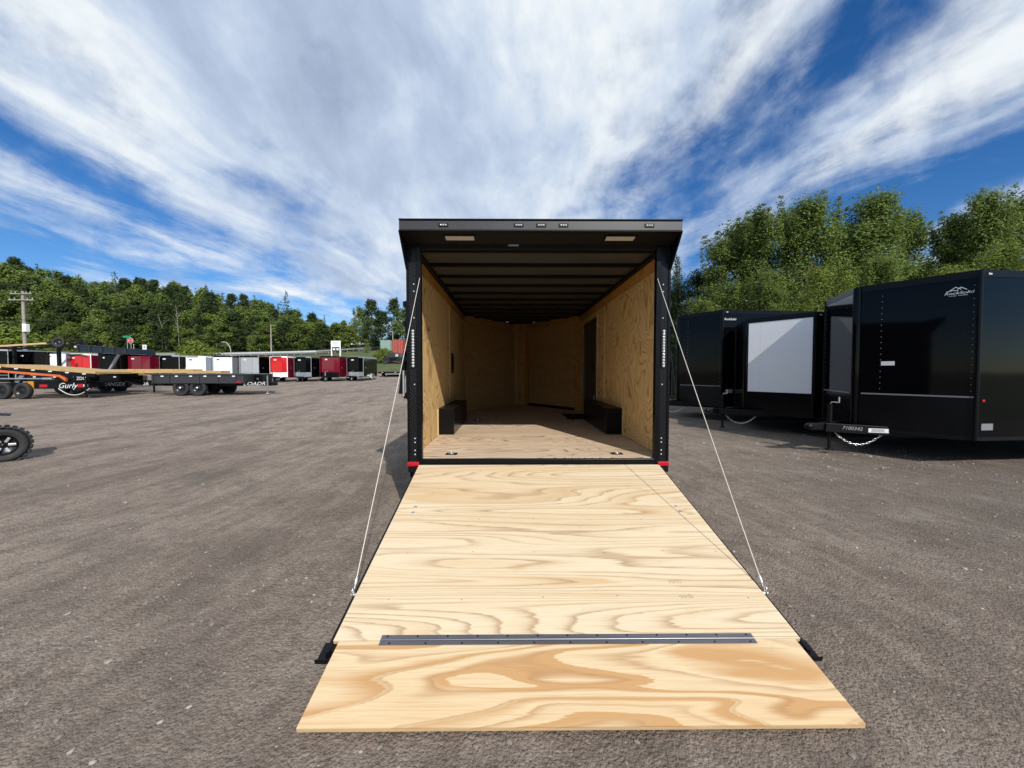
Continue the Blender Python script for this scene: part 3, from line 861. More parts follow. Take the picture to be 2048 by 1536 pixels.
# steel frame under and along the sides
for s in (-1, 1):
    a = H0 + Vector((RC + s * (RW + 0.012), 0, 0)) - n1 * 0.045
    b = H1 + d1 * 0.05 + Vector((RC + s * (RW + 0.012), 0, 0)) - n1 * 0.045
    rf = MB().beam(a, b, 0.022, 0.060).build('ramp_side_rail', 'black_frame', tr, 0.003)
    bb = H1 + d1 * 0.055 + Vector((RC + s * (FW + 0.050), 0, 0)) - n1 * 0.055
    MB().beam(bb - d1 * 0.09, bb + d1 * 0.022, 0.085, 0.006).build('latch_plate', 'black_frame', rf, 0.002)
    MB().beam(bb + d1 * 0.020 + n1 * 0.010 - Vector((0.045, 0, 0)), bb + d1 * 0.020 + n1 * 0.010 + Vector((0.045, 0, 0)), 0.024, 0.006, tuple(d1)).build('latch_lip', 'black_sat', rf, 0.002)
    MB().tube([bb - d1 * 0.06 + n1 * 0.02 - Vector((s * 0.02, 0, 0)), bb - d1 * 0.02 + n1 * 0.02 - Vector((s * 0.02, 0, 0))], 0.014, 10).build('rubber_stop', 'matte_black', rf)
for t in (0.12, 0.35, 0.6, 0.85, 0.98):
    p = H0.lerp(H1, t) - n1 * 0.050
    MB().beam(p + Vector((-RW + RC, 0, 0)), p + Vector((RW + RC, 0, 0)), 0.04, 0.055, tuple(n1)).build('ramp_crossbar', 'black_frame', tr)
# piano hinge across the flap joint
HL = 0.955
def hinge_leaf(p, d, n, t0, t1):
    a = p + d * t0 + n * 0.0045; b = p + d * t1 + n * 0.0045
    return MB().prism([a + Vector((RC - HL, 0, 0)), a + Vector((RC + HL, 0, 0)), b + Vector((RC + HL, 0, 0)), b + Vector((RC - HL, 0, 0))], -n * 0.004)
hl = hinge_leaf(H1, d1, n1, -0.027, -0.006).build('hinge', 'hinge', tr)
hinge_leaf(H1, d2, n2, 0.008, 0.029).build('hinge_leaf', 'hinge', hl)
MB().tube([H1 + n1 * 0.003 + Vector((RC - HL, 0, 0)), H1 + n1 * 0.003 + Vector((RC + HL, 0, 0))], 0.0058, 10).build('hinge_pin', 'hinge', hl)
def screw_heads(pts, n, r, name, mat, parent):
    mb = MB()
    for p in pts:
        mb.lathe([(0.0, 0.0012), (r * 0.7, 0.0012), (r, 0.0003)], p, n, 8)
    return mb.build(name, mat, parent, kind='stuff')
screw_heads([H1 - d1 * 0.019 + n1 * 0.0046 + Vector((RC + x, 0, 0)) for x in np.linspace(-HL + 0.03, HL - 0.03, 13)], n1, 0.0055, 'screws', 'matte_black', hl)
screw_heads([H1 + d2 * 0.021 + n2 * 0.0046 + Vector((RC + x, 0, 0)) for x in np.linspace(-HL + 0.05, HL - 0.03, 11)], n2, 0.0055, 'screws', 'matte_black', hl)
sc = []
for t in (0.06, 0.27, 0.47, 0.66, 0.86):
    for x in (-0.98, -0.55, -0.12, 0.33, 0.74, 1.08):
        sc.append(H0.lerp(H1, t + random.uniform(-0.008, 0.008)) + Vector((RC + x + random.uniform(-0.03, 0.03), 0, 0)) + n1 * 0.0004)
screw_heads(sc, n1, 0.0042, 'screws', 'ply_glue', rp)
for x in (-1.06, 1.06):
    for t in (0.38, 0.42):
        p = H0.lerp(H1, t) + Vector((RC + x, 0, 0)) + n1 * 0.0005
        MB().lathe([(0.0, 0.003), (0.008, 0.0028), (0.013, 0.001), (0.014, 0.0)], p, n1, 12).build('bolt_head', 'steel', rp)
# rough pencil/stamp marks on the sheet
rot_r = (math.atan2(-d1.z, -d1.y) if False else -math.asin(-d1.z) * -1.0, 0, 0)
ang = math.atan2(d1.z, -d1.y)          # slope of the sheet
for (t, x, txt, sz) in ((0.80, 0.71, '35/52', 0.045), (0.86, 0.73, '98/58', 0.045), (0.43, 0.62, '19/32', 0.03)):
    p = H0.lerp(H1, t) + Vector((RC + x, 0, 0)) + n1 * 0.0008
    lettering(txt, sz * 0.8, 'stamp', rp, p, (-ang if False else math.atan2(n1.y, n1.z) * -1, 0, 0), 'stamp_print', ext=0.0002)
# support cables
for s in (-1, 1):
    top = Vector((s * 1.172, 0.005, 2.46)); bot = H0.lerp(H1, 0.84) + Vector((RC + s * (RW + 0.022), 0, 0)) - n1 * 0.012
    pts = []
    for t in np.linspace(0, 1, 14):
        p = top.lerp(bot, t); p.z -= 0.018 * 4 * t * (1 - t)
        pts.append(p)
    cb = MB().tube(pts, 0.0032, 6).build('ramp_cable', 'cable', tr)
    dirc = (pts[-1] - pts[-2]).normalized()
    MB().tube([bot - dirc * 0.09, bot - dirc * 0.055], 0.009, 8).build('ferrule', 'steel', cb)
    MB().tube([bot + Vector((0, 0.012 * math.cos(a), 0.022 * math.sin(a) + 0.018)) for a in np.linspace(0, 2 * math.pi, 12)], 0.004, 6).build('thimble', 'chrome', cb)
    MB().tube([bot - Vector((s * 0.03, 0, 0)), bot + Vector((s * 0.012, 0, 0))], 0.010, 8).build('anchor_bolt', 'steel', cb)

# ================================================================== V-NOSE TRAILERS
def corner(mb_pts):
    pass

def vnose_trailer(name, label, loc, rz, W=2.55, H=2.95, zb=0.44, L=6.5, vd=0.62, front='black', near='black', far='black', guard='black_sat',
                  guard_top=1.10, side='black', corner_m='black_sat', roof_m='black_sat', trim='grey', nose_flat=0.08, wheel_r=0.36, group=None, detail=True,
                  tongue=0.85, door=False, fender='black_sat', near_panel=None, axles=2, guard_mat_far=None, nose_trim=None):
    """nose tip at the local origin pointing to -x; y<0 is the side nearer the viewer"""
    t = thing(name, label, 'trailer', loc, rz, group)
    hw = W / 2; e = 0.006
    zt = H
    def vface(s, z0, z1, nm, mat, a=0.0, b=1.0, off=0.0, th=0.012):
        p = Vector((0, s * nose_flat, 0)); q = Vector((vd, s * hw, 0))
        d = q - p; n = Vector((d.y, -d.x, 0)).normalized()
        n = n if n.x < 0 else -n
        p2 = p + d * a + n * off; q2 = p + d * b + n * off
        return MB().prism([p2 + Vector((0, 0, z0)), q2 + Vector((0, 0, z0)), q2 + Vector((0, 0, z1)), p2 + Vector((0, 0, z1))], -n * th).build(nm, mat, t)
    for s, mt in ((-1, near), (1, far)):
        vface(s, guard_top + e, zt - 0.10, 'nose_panel', mt)
        vface(s, zb + 0.06, guard_top - e, 'stone_guard', guard, off=0.004)
        vface(s, guard_top - 0.012, guard_top + 0.012, 'trim_strip', trim, 0.02, 0.98, 0.008, 0.006)
        vface(s, zt - 0.098, zt, 'roof_fascia', roof_m, off=0.006)
        vface(s, zb, zb + 0.057, 'base_rail', 'black_frame', off=0.003)
    if detail:
        MB().tube([(0.012, 0, zb + 0.02), (0.012, 0, zt - 0.02)], nose_flat * 0.9, 14).build('nose_cap', nose_trim or 'black', t)
    for s in (-1, 1):
        y0, y1 = sorted((s * hw, s * (hw - 0.012)))
        MB().box(vd + 0.03, L, y0, y1, zb + 0.06, zt - 0.10).build('side_panel', side, t)
        y0, y1 = sorted((s * (hw + 0.005), s * (hw - 0.012)))
        MB().box(vd + 0.03, L, y0, y1, zt - 0.098, zt).build('side_fascia', roof_m, t, 0.004)
        MB().box(vd + 0.03, L, y0, y1, zb, zb + 0.057).build('side_rail', 'black_frame', t)
        MB().tube([(vd + 0.005, s * (hw - 0.008), zb + 0.01), (vd + 0.005, s * (hw - 0.008), zt - 0.002)], 0.030, 10).build('corner_trim', corner_m, t)
        MB().box(vd + 0.10, vd + 0.16, *sorted((s * (hw + 0.006), s * (hw + 0.020))), zt - 0.068, zt - 0.040).build('marker_light', 'amber_lens' if not detail else 'white_lens', t, 0.004)
    MB().box(L - 0.012, L, -hw + 0.013, hw - 0.013, zb + 0.06, zt - 0.02).build('rear_panel', side, t)
    MB().prism([(0.02, -nose_flat, zt - 0.015), (vd, -hw + 0.014, zt - 0.015), (L - 0.013, -hw + 0.014, zt - 0.015), (L - 0.013, hw - 0.014, zt - 0.015), (vd, hw - 0.014, zt - 0.015), (0.02, nose_flat, zt - 0.015)], (0, 0, 0.03)).build('roof', roof_m, t)
    MB().prism([(0.04, -nose_flat, zb + 0.03), (vd, -hw + 0.02, zb + 0.03), (L - 0.02, -hw + 0.02, zb + 0.03), (L - 0.02, hw - 0.02, zb + 0.03), (vd, hw - 0.02, zb + 0.03), (0.04, nose_flat, zb + 0.03)], (0, 0, 0.03)).build('underfloor', 'black_frame', t)
    # tongue
    for s in (-1, 1):
        MB().beam((-tongue + 0.10, s * 0.05, zb + 0.05), (vd + 0.5, s * hw * 0.62, zb + 0.05 - 0.06), 0.075, 0.15 if W > 2 else 0.09).build('tongue_beam', 'black_frame', t, 0.004)
    cp = MB().box(-tongue - 0.16, -tongue + 0.14, -0.05, 0.05, zb + 0.0, zb + 0.12).build('coupler', 'black_frame', t, 0.015)
    MB().lathe([(0.0, 0.05), (0.04, 0.045), (0.065, 0.02), (0.07, -0.03), (0.055, -0.04)], (-tongue - 0.17, 0, zb + 0.07), (0, 0, 1), 14).build('socket', 'black_frame', cp)
    jx = -tongue + 0.24
    jk = MB().tube([(jx, 0, 0.10), (jx, 0, zb + 0.02)], 0.026, 10).tube([(jx, 0, zb - 0.06), (jx, 0, zb + 0.46)], 0.036, 10).build('jack', 'black_frame' if detail else 'steel', t)
    MB().lathe([(0.0, 0.03), (0.03, 0.03), (0.075, 0.0), (0.0, 0.0)], (jx, 0, 0.0 if not detail else 0.075), (0, 0, 1), 14).build('foot', 'black_frame', jk)
    MB().tube([(jx, 0, zb + 0.45), (jx, -0.03, zb + 0.50), (jx, -0.17, zb + 0.50)], 0.010, 6).tube([(jx, -0.17, zb + 0.50), (jx, -0.17, zb + 0.60)], 0.014, 6).build('crank', 'chrome', jk)
    # running gear
    wx = L * 0.55
    for s in (-1, 1):
        for k in range(axles):
            cx = wx + (k - (axles - 1) / 2) * (wheel_r * 2.2)
            wheel(t, (cx, s * (hw + 0.02 if W < 2 else hw - 0.14), wheel_r), (0, s, 0), wheel_r, 0.2, rim_mat='rim_white' if not detail else 'rim')
        c0 = wx - (axles - 1) / 2 * wheel_r * 2.2; c1 = wx + (axles - 1) / 2 * wheel_r * 2.2
        pts = [(c0 - wheel_r * 1.25, wheel_r * 0.95), (c0 - wheel_r * 0.95, wheel_r * 1.85), (c0 - wheel_r * .5, wheel_r * 2.2), (c1 + wheel_r * .5, wheel_r * 2.2), (c1 + wheel_r * 0.95, wheel_r * 1.85), (c1 + wheel_r * 1.25, wheel_r * 0.95)]
        fb = MB()
        ya, yb = sorted((s * (hw + 0.004), s * (hw + (0.24 if W < 2 else 0.03))))
        for (a, za), (b, zb_) in zip(pts[:-1], pts[1:]):
            fb.add([(a, ya, za), (b, ya, zb_), (b, yb, zb_), (a, yb, za), (a, ya, za - 0.02), (b, ya, zb_ - 0.02), (b, yb, zb_ - 0.02), (a, yb, za - 0.02)],
                   [(0, 1, 2, 3), (4, 7, 6, 5), (0, 4, 5, 1), (3, 2, 6, 7), (0, 3, 7, 4), (1, 5, 6, 2)])
        fb.build('fender', fender, t)
    if detail:
        # rivet rows along the posts
        rv = MB()
        for s in (-1, 1):
            p = Vector((0, s * nose_flat, 0)); q = Vector((vd, s * hw, 0)); d = q - p
            n = Vector((d.y, -d.x, 0)).normalized(); n = n if n.x < 0 else -n
            for f_ in (0.20, 0.955):
                for z in np.arange(zb + 0.15, zt - 0.12, 0.10):
                    c = p + d * f_ + Vector((0, 0, z)) + n * 0.0005
                    rv.lathe([(0.0, 0.003), (0.005, 0.002), (0.007, 0.0)], c, n, 6)
        rv.build('rivets', 'grey', t, kind='stuff')
        # safety chain hanging below the tongue
        link = MB().lathe([(0.0, 0)], (0, 0, 0), (0, 0, 1), 3)
        pts = []
        for k in range(17):
            f_ = k / 16
            pts.append(Vector((jx + 0.02 + f_ * 0.62, -0.08 - f_ * 0.28, zb - 0.02 - 0.20 * 4 * f_ * (1 - f_) - 0.02)))
        proto = None
        ch = None
        for k in range(16):
            a, b = pts[k], pts[k + 1]
            ring = []
            dd = (b - a).normalized(); sdv = dd.cross(Vector((0, 0, 1))).normalized(); uu = sdv.cross(dd)
            ww = sdv if k % 2 == 0 else uu
            c = (a + b) / 2
            for q in np.linspace(0, 2 * math.pi, 11):
                ring.append(c + dd * (0.030 * math.cos(q)) + ww * (0.014 * math.sin(q)))
            lk_ = MB().tube(ring, 0.0055, 5)
            if ch is None:
                ch = lk_.build('safety_chain', 'chrome', t)
            else:
                lk_.build('chain_link', 'chrome', ch)
    return t

# trailer C: big black one at the frame edge
VC = dict(W=2.56, H=3.0, vd=0.64, tongue=0.72)
tC = vnose_trailer('black_trailer', 'glossy black V-nose trailer with mountain logo and chalk number on its tongue', (6.30, 6.95, 0), R(5), **VC)
# its logo near the roof corner, on the near nose face
p0 = Vector((0, -0.08, 0)); q0 = Vector((0.64, -1.28, 0)); dv = (q0 - p0).normalized(); nv = Vector((dv.y, -dv.x, 0)); nv = nv if nv.x < 0 else -nv
face_rot = math.atan2(dv.y, dv.x)
def on_face(f, z, off=0.004):
    q = p0 + (q0 - p0) * f + nv * off
    return (q.x, q.y, z)
lettering('RockSolid', 0.060, 'print', tC, on_face(0.84, 2.70), (R(90), 0, face_rot), 'logo_lettering', shear=0.25, sx=1.25)
lettering('CARGO  TRAILERS', 0.018, 'print', tC, on_face(0.835, 2.660), (R(90), 0, face_rot), 'logo_lettering', shear=0.2, sx=1.3)
mb = MB()
for (a, b, c) in (((-0.17, 0.0), (-0.04, 0.105), (0.08, 0.02)), ((0.0, 0.03), (0.075, 0.09), (0.20, 0.0)), ((-0.24, -0.02), (-0.10, 0.01), (0.02, -0.015))):
    for u, v in ((a, b), (b, c)):
        A = Vector(on_face(0.83, 2.742 + u[1] * 0.48, 0.004)) + dv * u[0] * 0.48; B = Vector(on_face(0.83, 2.742 + v[1] * 0.48, 0.004)) + dv * v[0] * 0.48
        mb.beam(A, B, 0.003, 0.009, tuple(nv.cross((B - A).normalized())))
mb.build('mountain_logo', 'print', tC, kind='stuff')
MB().box(-0.085, 0.085, -0.002, 0.002, -0.035, 0.035).build('price_label', 'print', tC).matrix_local = Matrix.Translation(on_face(0.27, 1.63)) @ Matrix.Rotation(face_rot, 4, 'Z')
bd = (Vector((0.64 + 0.5, -1.28 * 0.62, -0.06)) - Vector((-0.62, -0.05, 0))).normalized()
tb_rot = math.atan2(bd.y, bd.x)
def on_beam(f, dz):
    a = Vector((-0.62, -0.05, 0.49)); b = Vector((1.14, -0.7936, 0.43))
    q = a.lerp(b, f) + Vector((bd.y, -bd.x, 0)).normalized() * 0.042
    return (q.x, q.y, q.z + dz)
lettering('7100342', 0.085, 'chalk', tC, on_beam(0.20, 0.01), (R(90), R(3), tb_rot), 'chalk_number', shear=0.2)
lb = MB().box(-0.15, 0.15, -0.002, 0.002, -0.036, 0.036).build('document_label', 'print', tC)
lb.matrix_local = Matrix.Translation(on_beam(0.40, 0.0)) @ Matrix.Rotation(tb_rot, 4, 'Z')
for k, (w_, z_) in enumerate(((0.11, 0.018), (0.10, 0.0), (0.11, -0.018))):
    o = MB().box(-w_, w_ * 0.7, -0.0035, -0.0025, z_ - 0.004, z_ + 0.004).build('print_line', 'dark_print', lb)
MB().box(0.72, 0.77, -1.295, -1.281, 1.03, 1.065).build('side_marker', 'red_lens', tC, 0.005)
MB().box(0.73, 0.93, -1.287, -1.281, 0.60, 0.70).build('data_plate', 'grey', tC)

# trailer B: white nose panel
tB = vnose_trailer('white_nosed_trailer', 'black trailer with large white upper nose panel, second in its row', (6.03, 9.75, 0.0), R(5), W=2.60, H=2.80, vd=0.64, near='white', far='black', guard_top=0.98, trim='black_frame', corner_m='black_sat')
# trailer A: tall black one at the back of the row
tA = vnose_trailer('tall_black_trailer', 'tall plain black trailer at the far end of its row beside the pines', (5.5, 12.45, 0.0), R(5), W=2.52, H=3.28, vd=0.64, guard_top=1.06)
lettering('RockSolid', 0.09, 'print', tA, (0.86, -1.275, 3.02), (R(90), 0, 0), 'logo_lettering', shear=0.25)
MB().box(0.76, 0.98, -1.272, -1.261, 0.86, 0.97).build('data_plate', 'silver', tA)

# ================================================================== ROW OF SMALL CARGO TRAILERS
def row_pos(px):
    f = (px - 60) / (720 - 60)
    Z = 27.0 + f * 8.0
    return (px - 1018) / 769 * Z, Z
small = [
    # px of nose centre, width m, height, nose colour, guard, side colour, corner, label
    (-12, 2.0, 2.55, 'black', 'black_sat', 'black', 'alu', 'black cargo trailer cut off by the picture edge'),
    (62, 2.0, 2.42, 'black', 'black_sat', 'black', 'black_sat', 'plain black cargo trailer next to the silver white one'),
    (112, 1.5, 2.38, 'white', 'white', 'grey', 'alu', 'silver white cargo trailer between the black one and the bright red one'),
    (160, 1.6, 2.30, 'red', 'red', 'maroon', 'white', 'bright red cargo trailer with pale corner posts behind the tilt deck trailer'),
    (219, 1.7, 2.32, 'black', 'black_sat', 'black', 'black_sat', 'black cargo trailer under the raised navy dump bed'),
    (277, 1.7, 2.25, 'maroon', 'maroon', 'maroon', 'maroon', 'maroon cargo trailer behind the open flatbed planks'),
    (338, 1.55, 2.24, 'black', 'alu', 'black', 'alu', 'black cargo trailer with pale corner posts beside the round bush'),
    (390, 1.6, 2.18, 'white', 'white', 'bluegrey', 'white', 'white cargo trailer with a blue grey side below the round bush'),
    (444, 1.6, 2.20, 'white', 'white', 'grey', 'silver', 'pale grey white cargo trailer with a dark grey side'),
    (497, 1.6, 2.20, 'silver', 'silver', 'black', 'silver', 'silver grey cargo trailer behind the flatbed tongue'),
    (556, 1.5, 2.20, 'red', 'white', 'maroon', 'white', 'red and white cargo trailer with pale lower nose'),
    (604, 1.5, 2.18, 'black', 'alu', 'black', 'alu', 'black cargo trailer with silver lower nose beside the red and white one'),
    (658, 1.75, 2.24, 'maroon', 'black_sat', 'maroon', 'maroon', 'wide maroon cargo trailer with black lower nose'),
    (709, 1.5, 2.20, 'black', 'alu', 'black', 'alu', 'black cargo trailer with silver lower nose at the open end of the row'),
]
for (px, w, h, nc, gd, sdm, cm, lab) in small:
    X, Z = row_pos(px)
    gz = ground_z(X, Z)
    t = vnose_trailer('cargo_trailer', lab, (X, Z, gz), R(90), W=w, H=h, zb=0.38, L=3.9, vd=0.28, near=nc, far=nc, guard=gd, guard_top=0.82,
                      side=sdm, corner_m=cm, roof_m=cm if cm in ('alu', 'white') else 'black_sat', trim='alu' if gd == 'alu' else cm, nose_flat=w * 0.28, wheel_r=0.30,
                      group='small cargo trailers in the far row', detail=False, tongue=0.8, fender='silver', axles=1)
    # nose front panel between the slanted faces
    nf = w * 0.28
    fp_ = MB().box(-0.030, -0.008, -nf - 0.03, nf + 0.03, 0.83, h - 0.10).build('front_panel', nc, t, 0.004)
    MB().box(-0.034, -0.008, -nf - 0.03, nf + 0.03, 0.40, 0.82).build('stone_guard', gd, t, 0.004)
    MB().box(-0.036, -0.0305, -0.30 + nf * 0.7, -0.08 + nf * 0.7, h - 0.34, h - 0.24).build('emblem', 'print' if nc != 'white' else 'dark_print', fp_)
    # curb side door
    dr = MB().box(0.75, 1.5, -w / 2 - 0.012, -w / 2 - 0.001, 0.50, h - 0.18).build('door', sdm, t, 0.004)
    MB().box(0.80, 0.90, -w / 2 - 0.03, -w / 2 - 0.0125, 1.15, 1.28).build('handle', 'chrome', dr)

# ================================================================== OPEN TRAILERS ON THE OTHER SIDE OF THE YARD
def planks(parent, x0, x1, y0, y1, z, n, mat='lumber', h=0.05, slope=0.0):
    w = (y1 - y0) / n
    for i in range(n):
        a = y0 + i * w + 0.006; b = y0 + (i + 1) * w - 0.006
        MB().prism([(x0, a, z), (x1, a, z + slope), (x1, b, z + slope), (x0, b, z)], (0, 0, h)).build('plank', mat, parent)

def reflectors(parent, x0, x1, y, z, n, mat='print', slope=0.0):
    for i in range(n):
        f = i / max(1, n - 1)
        x = x0 + (x1 - x0) * f
        MB().box(x - 0.07, x + 0.07, y - 0.012, y - 0.002, z + slope * f - 0.03, z + slope * f + 0.03).build('reflector', mat, parent)

# grey deckover equipment trailer, tongue to the camera's right
gx, gy = -15.9, 19.2
gz = ground_z(gx, gy)
t1 = thing('flatbed_trailer', 'charcoal flatbed trailer with twin wheels and tongue resting on a jack', 'trailer', (gx, gy, gz))
bd_ = MB().box(-1.75, 2.75, -0.06, 0.06, 0.62, 1.10).build('side_rail', 'charcoal', t1, 0.02)
MB().box(-1.75, 2.75, 2.20, 2.32, 0.62, 1.10).build('side_rail', 'charcoal', t1, 0.02)
MB().box(2.63, 2.75, 0.07, 2.19, 0.62, 1.10).build('front_rail', 'charcoal', t1, 0.02)
MB().box(-1.75, -1.63, 0.07, 2.19, 0.62, 1.10).build('rear_rail', 'charcoal', t1, 0.02)
MB().box(-1.80, 2.80, -0.10, -0.065, 1.03, 1.12).build('rub_rail', 'charcoal', t1)
for x in (-1.70, -0.9, 0.55, 1.5, 2.35):
    MB().box(x - 0.04, x + 0.04, -0.095, -0.061, 0.62, 1.02).build('stake_pocket', 'charcoal', t1)
planks(t1, -1.62, 2.62, 0.08, 2.18, 1.06, 9)
for (x0, x1, z, m_) in ((-3.1, 0.15, 1.13, 'lumber'), (0.15, 1.55, 1.125, 'lumber')):
    for yy in (0.1, 0.32, 0.54):
        MB().box(x0, x1, yy, yy + 0.18, z, z + (0.20 if x0 < 0 else 0.13)).build('timber', m_, t1, 0.01)
reflectors(t1, -1.2, 2.3, -0.10, 0.98, 6)
for s, yy in ((-1, 0.10), (1, 2.16)):
    for x in (-0.42, 0.42):
        wheel(t1, (x, yy, 0.40), (0, s, 0), 0.40, 0.22, rim_mat='rim')
        MB().lathe([(0.0, 0.16), (0.05, 0.155), (0.07, 0.12)], (x, yy, 0.40), (0, s, 0), 12).build('hub', 'chrome', t1)
    MB().box(-0.95, 0.95, min(yy, yy - s * 0.1), max(yy, yy - s * 0.1), 0.83, 0.87).build('fender', 'charcoal', t1)
MB().box(-1.7, 2.7, 0.5, 0.62, 0.48, 0.62).build('chassis_beam', 'black_frame', t1)
MB().box(-1.7, 2.7, 1.65, 1.77, 0.48, 0.62).build('chassis_beam', 'black_frame', t1)
for s, yy in ((-1, 0.12), (1, 2.1)):
    MB().beam((2.7, yy, 0.62), (3.42, 1.08, 0.55), 0.09, 0.17).build('tongue_beam', 'black_frame', t1, 0.005)
lettering('LOADR', 0.24, 'print', t1, (2.98, 0.40, 0.59), (R(90), 0, math.atan2(0.96, 0.72)), 'tongue_lettering', shear=0.3, sx=1.25)
MB().box(2.4, 2.62, -0.075, -0.061, 0.66, 0.73).build('reflector', 'red_lens', t1)
MB().box(3.36, 3.72, 1.0, 1.16, 0.48, 0.66).build('coupler', 'black_frame', t1, 0.02)
jk = MB().tube([(3.36, 0.86, 0.10), (3.36, 0.86, 1.0)], 0.038, 10).build('jack', 'grey', t1)
MB().lathe([(0.0, 0.04), (0.11, 0.03), (0.12, 0.0), (0, 0)], (3.36, 0.86, 0.06), (0, 0, 1), 14).build('foot', 'steel', jk)
tb = MB().box(2.80, 3.2, 0.65, 1.5, 0.70, 1.06).build('toolbox', 'black_sat', t1, 0.02)
MB().box(2.95, 3.05, 0.635, 0.649, 0.80, 0.88).build('latch', 'chrome', tb)

# black gooseneck style trailer with the white lettering
gx, gy = -21.0, 20.46
gz = ground_z(gx, gy)
t2 = thing('equipment_trailer', 'black low equipment trailer with plank deck and white lettering on its tongue', 'trailer', (gx, gy, gz))
MB().box(-4.4, 0.35, 0.0, 0.14, 0.66, 0.98).build('side_rail', 'black_frame', t2, 0.01)
MB().box(-4.4, 0.35, 2.1, 2.24, 0.66, 0.98).build('side_rail', 'black_frame', t2, 0.01)
planks(t2, -4.4, 0.3, 0.15, 2.09, 0.98, 8, h=0.05)
for yy in (0.02, 0.24):
    MB().box(-3.0, 1.35, yy, yy + 0.18, 1.035, 1.30).build('timber', 'lumber', t2, 0.01)
for s, yy in ((-1, 0.5), (1, 1.74)):
    MB().beam((0.30, yy, 0.62), (1.75, 1.1, 0.52), 0.10, 0.26).build('tongue_beam', 'black_frame', t2, 0.005)
    for x in (-2.6, -1.75):
        wheel(t2, (x, 0.05 if s < 0 else 2.2, 0.40), (0, s, 0), 0.40, 0.22)
nb = MB().box(-0.65, 0.95, -0.06, 0.0, 0.36, 0.66).build('drop_rail', 'black_frame', t2, 0.01)
lettering('RANGEX', 0.27, 'print', t2, (0.20, -0.066, 0.51), (R(90), 0, 0), 'lettering', shear=0.25, sx=1.05)
lettering('26', 0.26, 'print', t2, (1.15, 0.70, 0.52), (R(90), 0, 0.3), 'stencil_number')
reflectors(t2, -4.0, 0.2, -0.001, 0.90, 5)
MB().box(1.7, 2.2, 1.0, 1.2, 0.5, 0.72).build('coupler', 'black_frame', t2, 0.02)
jk = MB().tube([(1.55, 0.75, 0.05), (1.55, 0.75, 1.05)], 0.045, 10).build('jack', 'black_frame', t2)
MB().box(0.95, 1.55, 0.75, 1.35, 0.70, 0.98).build('pump_box', 'steel', t2, 0.02)

# tilt deck trailer with orange frame
gx, gy = -21.55, 17.6
gz = ground_z(gx, gy)
t3 = thing('tilt_trailer', 'orange and black tilt deck trailer with raised plank bed and white lettering', 'trailer', (gx, gy, gz))
def tilt(x0, x1, z0, z1, y0, y1, th, nm, mt, bev=0.0):
    return MB().prism([(x0, y0, z0), (x1, y0, z1), (x1, y0, z1 + th), (x0, y0, z0 + th)], (0, y1 - y0, 0)).build(nm, mt, t3, bev)
tilt(-1.9, 2.75, 1.33, 0.98, -0.02, 0.10, 0.16, 'bed_rail', 'black_frame', 0.01)
tilt(-1.9, 2.75, 1.33, 0.98, 1.95, 2.07, 0.16, 'bed_rail', 'black_frame', 0.01)
tilt(-1.6, 1.15, 1.22, 1.00, -0.03, 0.08, 0.10, 'bed_frame', 'orange', 0.01)
tilt(1.16, 1.45, 1.00, 0.80, -0.03, 0.08, 0.12, 'bed_frame_end', 'orange', 0.01)
tilt(-1.95, -1.75, 1.12, 1.12, -0.05, 0.10, 0.40, 'bed_end', 'orange', 0.01)
for i in range(8):
    y0 = 0.0 + i * 0.255
    MB().prism([(-1.9, y0, 1.495), (2.78, y0, 1.145), (2.78, y0 + 0.245, 1.145), (-1.9, y0 + 0.245, 1.495)], (0, 0, 0.09)).build('plank', 'lumber', t3)
for i in range(6):
    f = i / 5
    MB().box(-1.5 + f * 3.8 - 0.08, -1.5 + f * 3.8 + 0.08, -0.032, -0.021, 1.405 - f * 0.29, 1.455 - f * 0.29).build('reflector', 'print', t3)
MB().box(-2.6, 2.40, 0.05, 0.20, 0.46, 0.74).build('main_beam', 'black_frame', t3, 0.01)
MB().box(-2.6, 1.15, 1.85, 2.0, 0.46, 0.74).build('main_beam', 'black_frame', t3, 0.01)
MB().tube([(-1.6, -0.02, 0.92), (0.45, -0.02, 0.92)], 0.035, 10).tube([(0.45, -0.02, 0.92), (0.9, -0.02, 0.92)], 0.06, 10).build('tilt_cylinder', 'chrome', t3)
MB().beam((-0.9, 0.1, 0.74), (-0.5, 0.1, 1.2), 0.05, 0.18).build('tilt_arm', 'grey', t3)
for x in (-2.2, -1.3, -0.4):
    wheel(t3, (x, -0.06, 0.37), (0, -1, 0), 0.37, 0.2)
lettering('Gurly', 0.34, 'print', t3, (1.45, 0.045, 0.60), (R(90), 0, 0), 'lettering', shear=0.35, sx=1.1)
MB().box(0.2, 0.55, 0.038, 0.049, 0.53, 0.66).build('reflector', 'red_lens', t3)
MB().box(1.92, 2.16, 0.038, 0.049, 0.53, 0.68).build('reflector', 'red_lens', t3)
MB().box(2.18, 2.38, 0.036, 0.049, 0.56, 0.66).build('reflector', 'print', t3)
MB().box(-0.3, -0.05, 0.02, 0.049, 0.40, 0.80).build('warning_label', 'amber_lens', t3)
pts = [(1.1 + 1.4 * f, 0.0, 0.48 - 0.30 * 4 * f * (1 - f)) for f in np.linspace(0, 1, 14)]
MB().tube(pts, 0.022, 6).build('hose', 'cable', t3)
MB().box(2.1, 2.36, 0.22, 0.5, 0.5, 0.76).build('coupler', 'black_frame', t3, 0.02)
jk = MB().tube([(2.34, 0.0, 0.06), (2.34, 0.0, 0.95)], 0.05, 10).build('jack', 'black_frame', t3)
MB().box(1.75, 2.45, 0.02, 0.5, 0.78, 1.05).build('pump_box', 'black_sat', t3, 0.02)
lettering('ZDU', 0.20, 'print', t3, (2.12, 0.012, 0.93), (R(90), 0, 0), 'stencil_number')
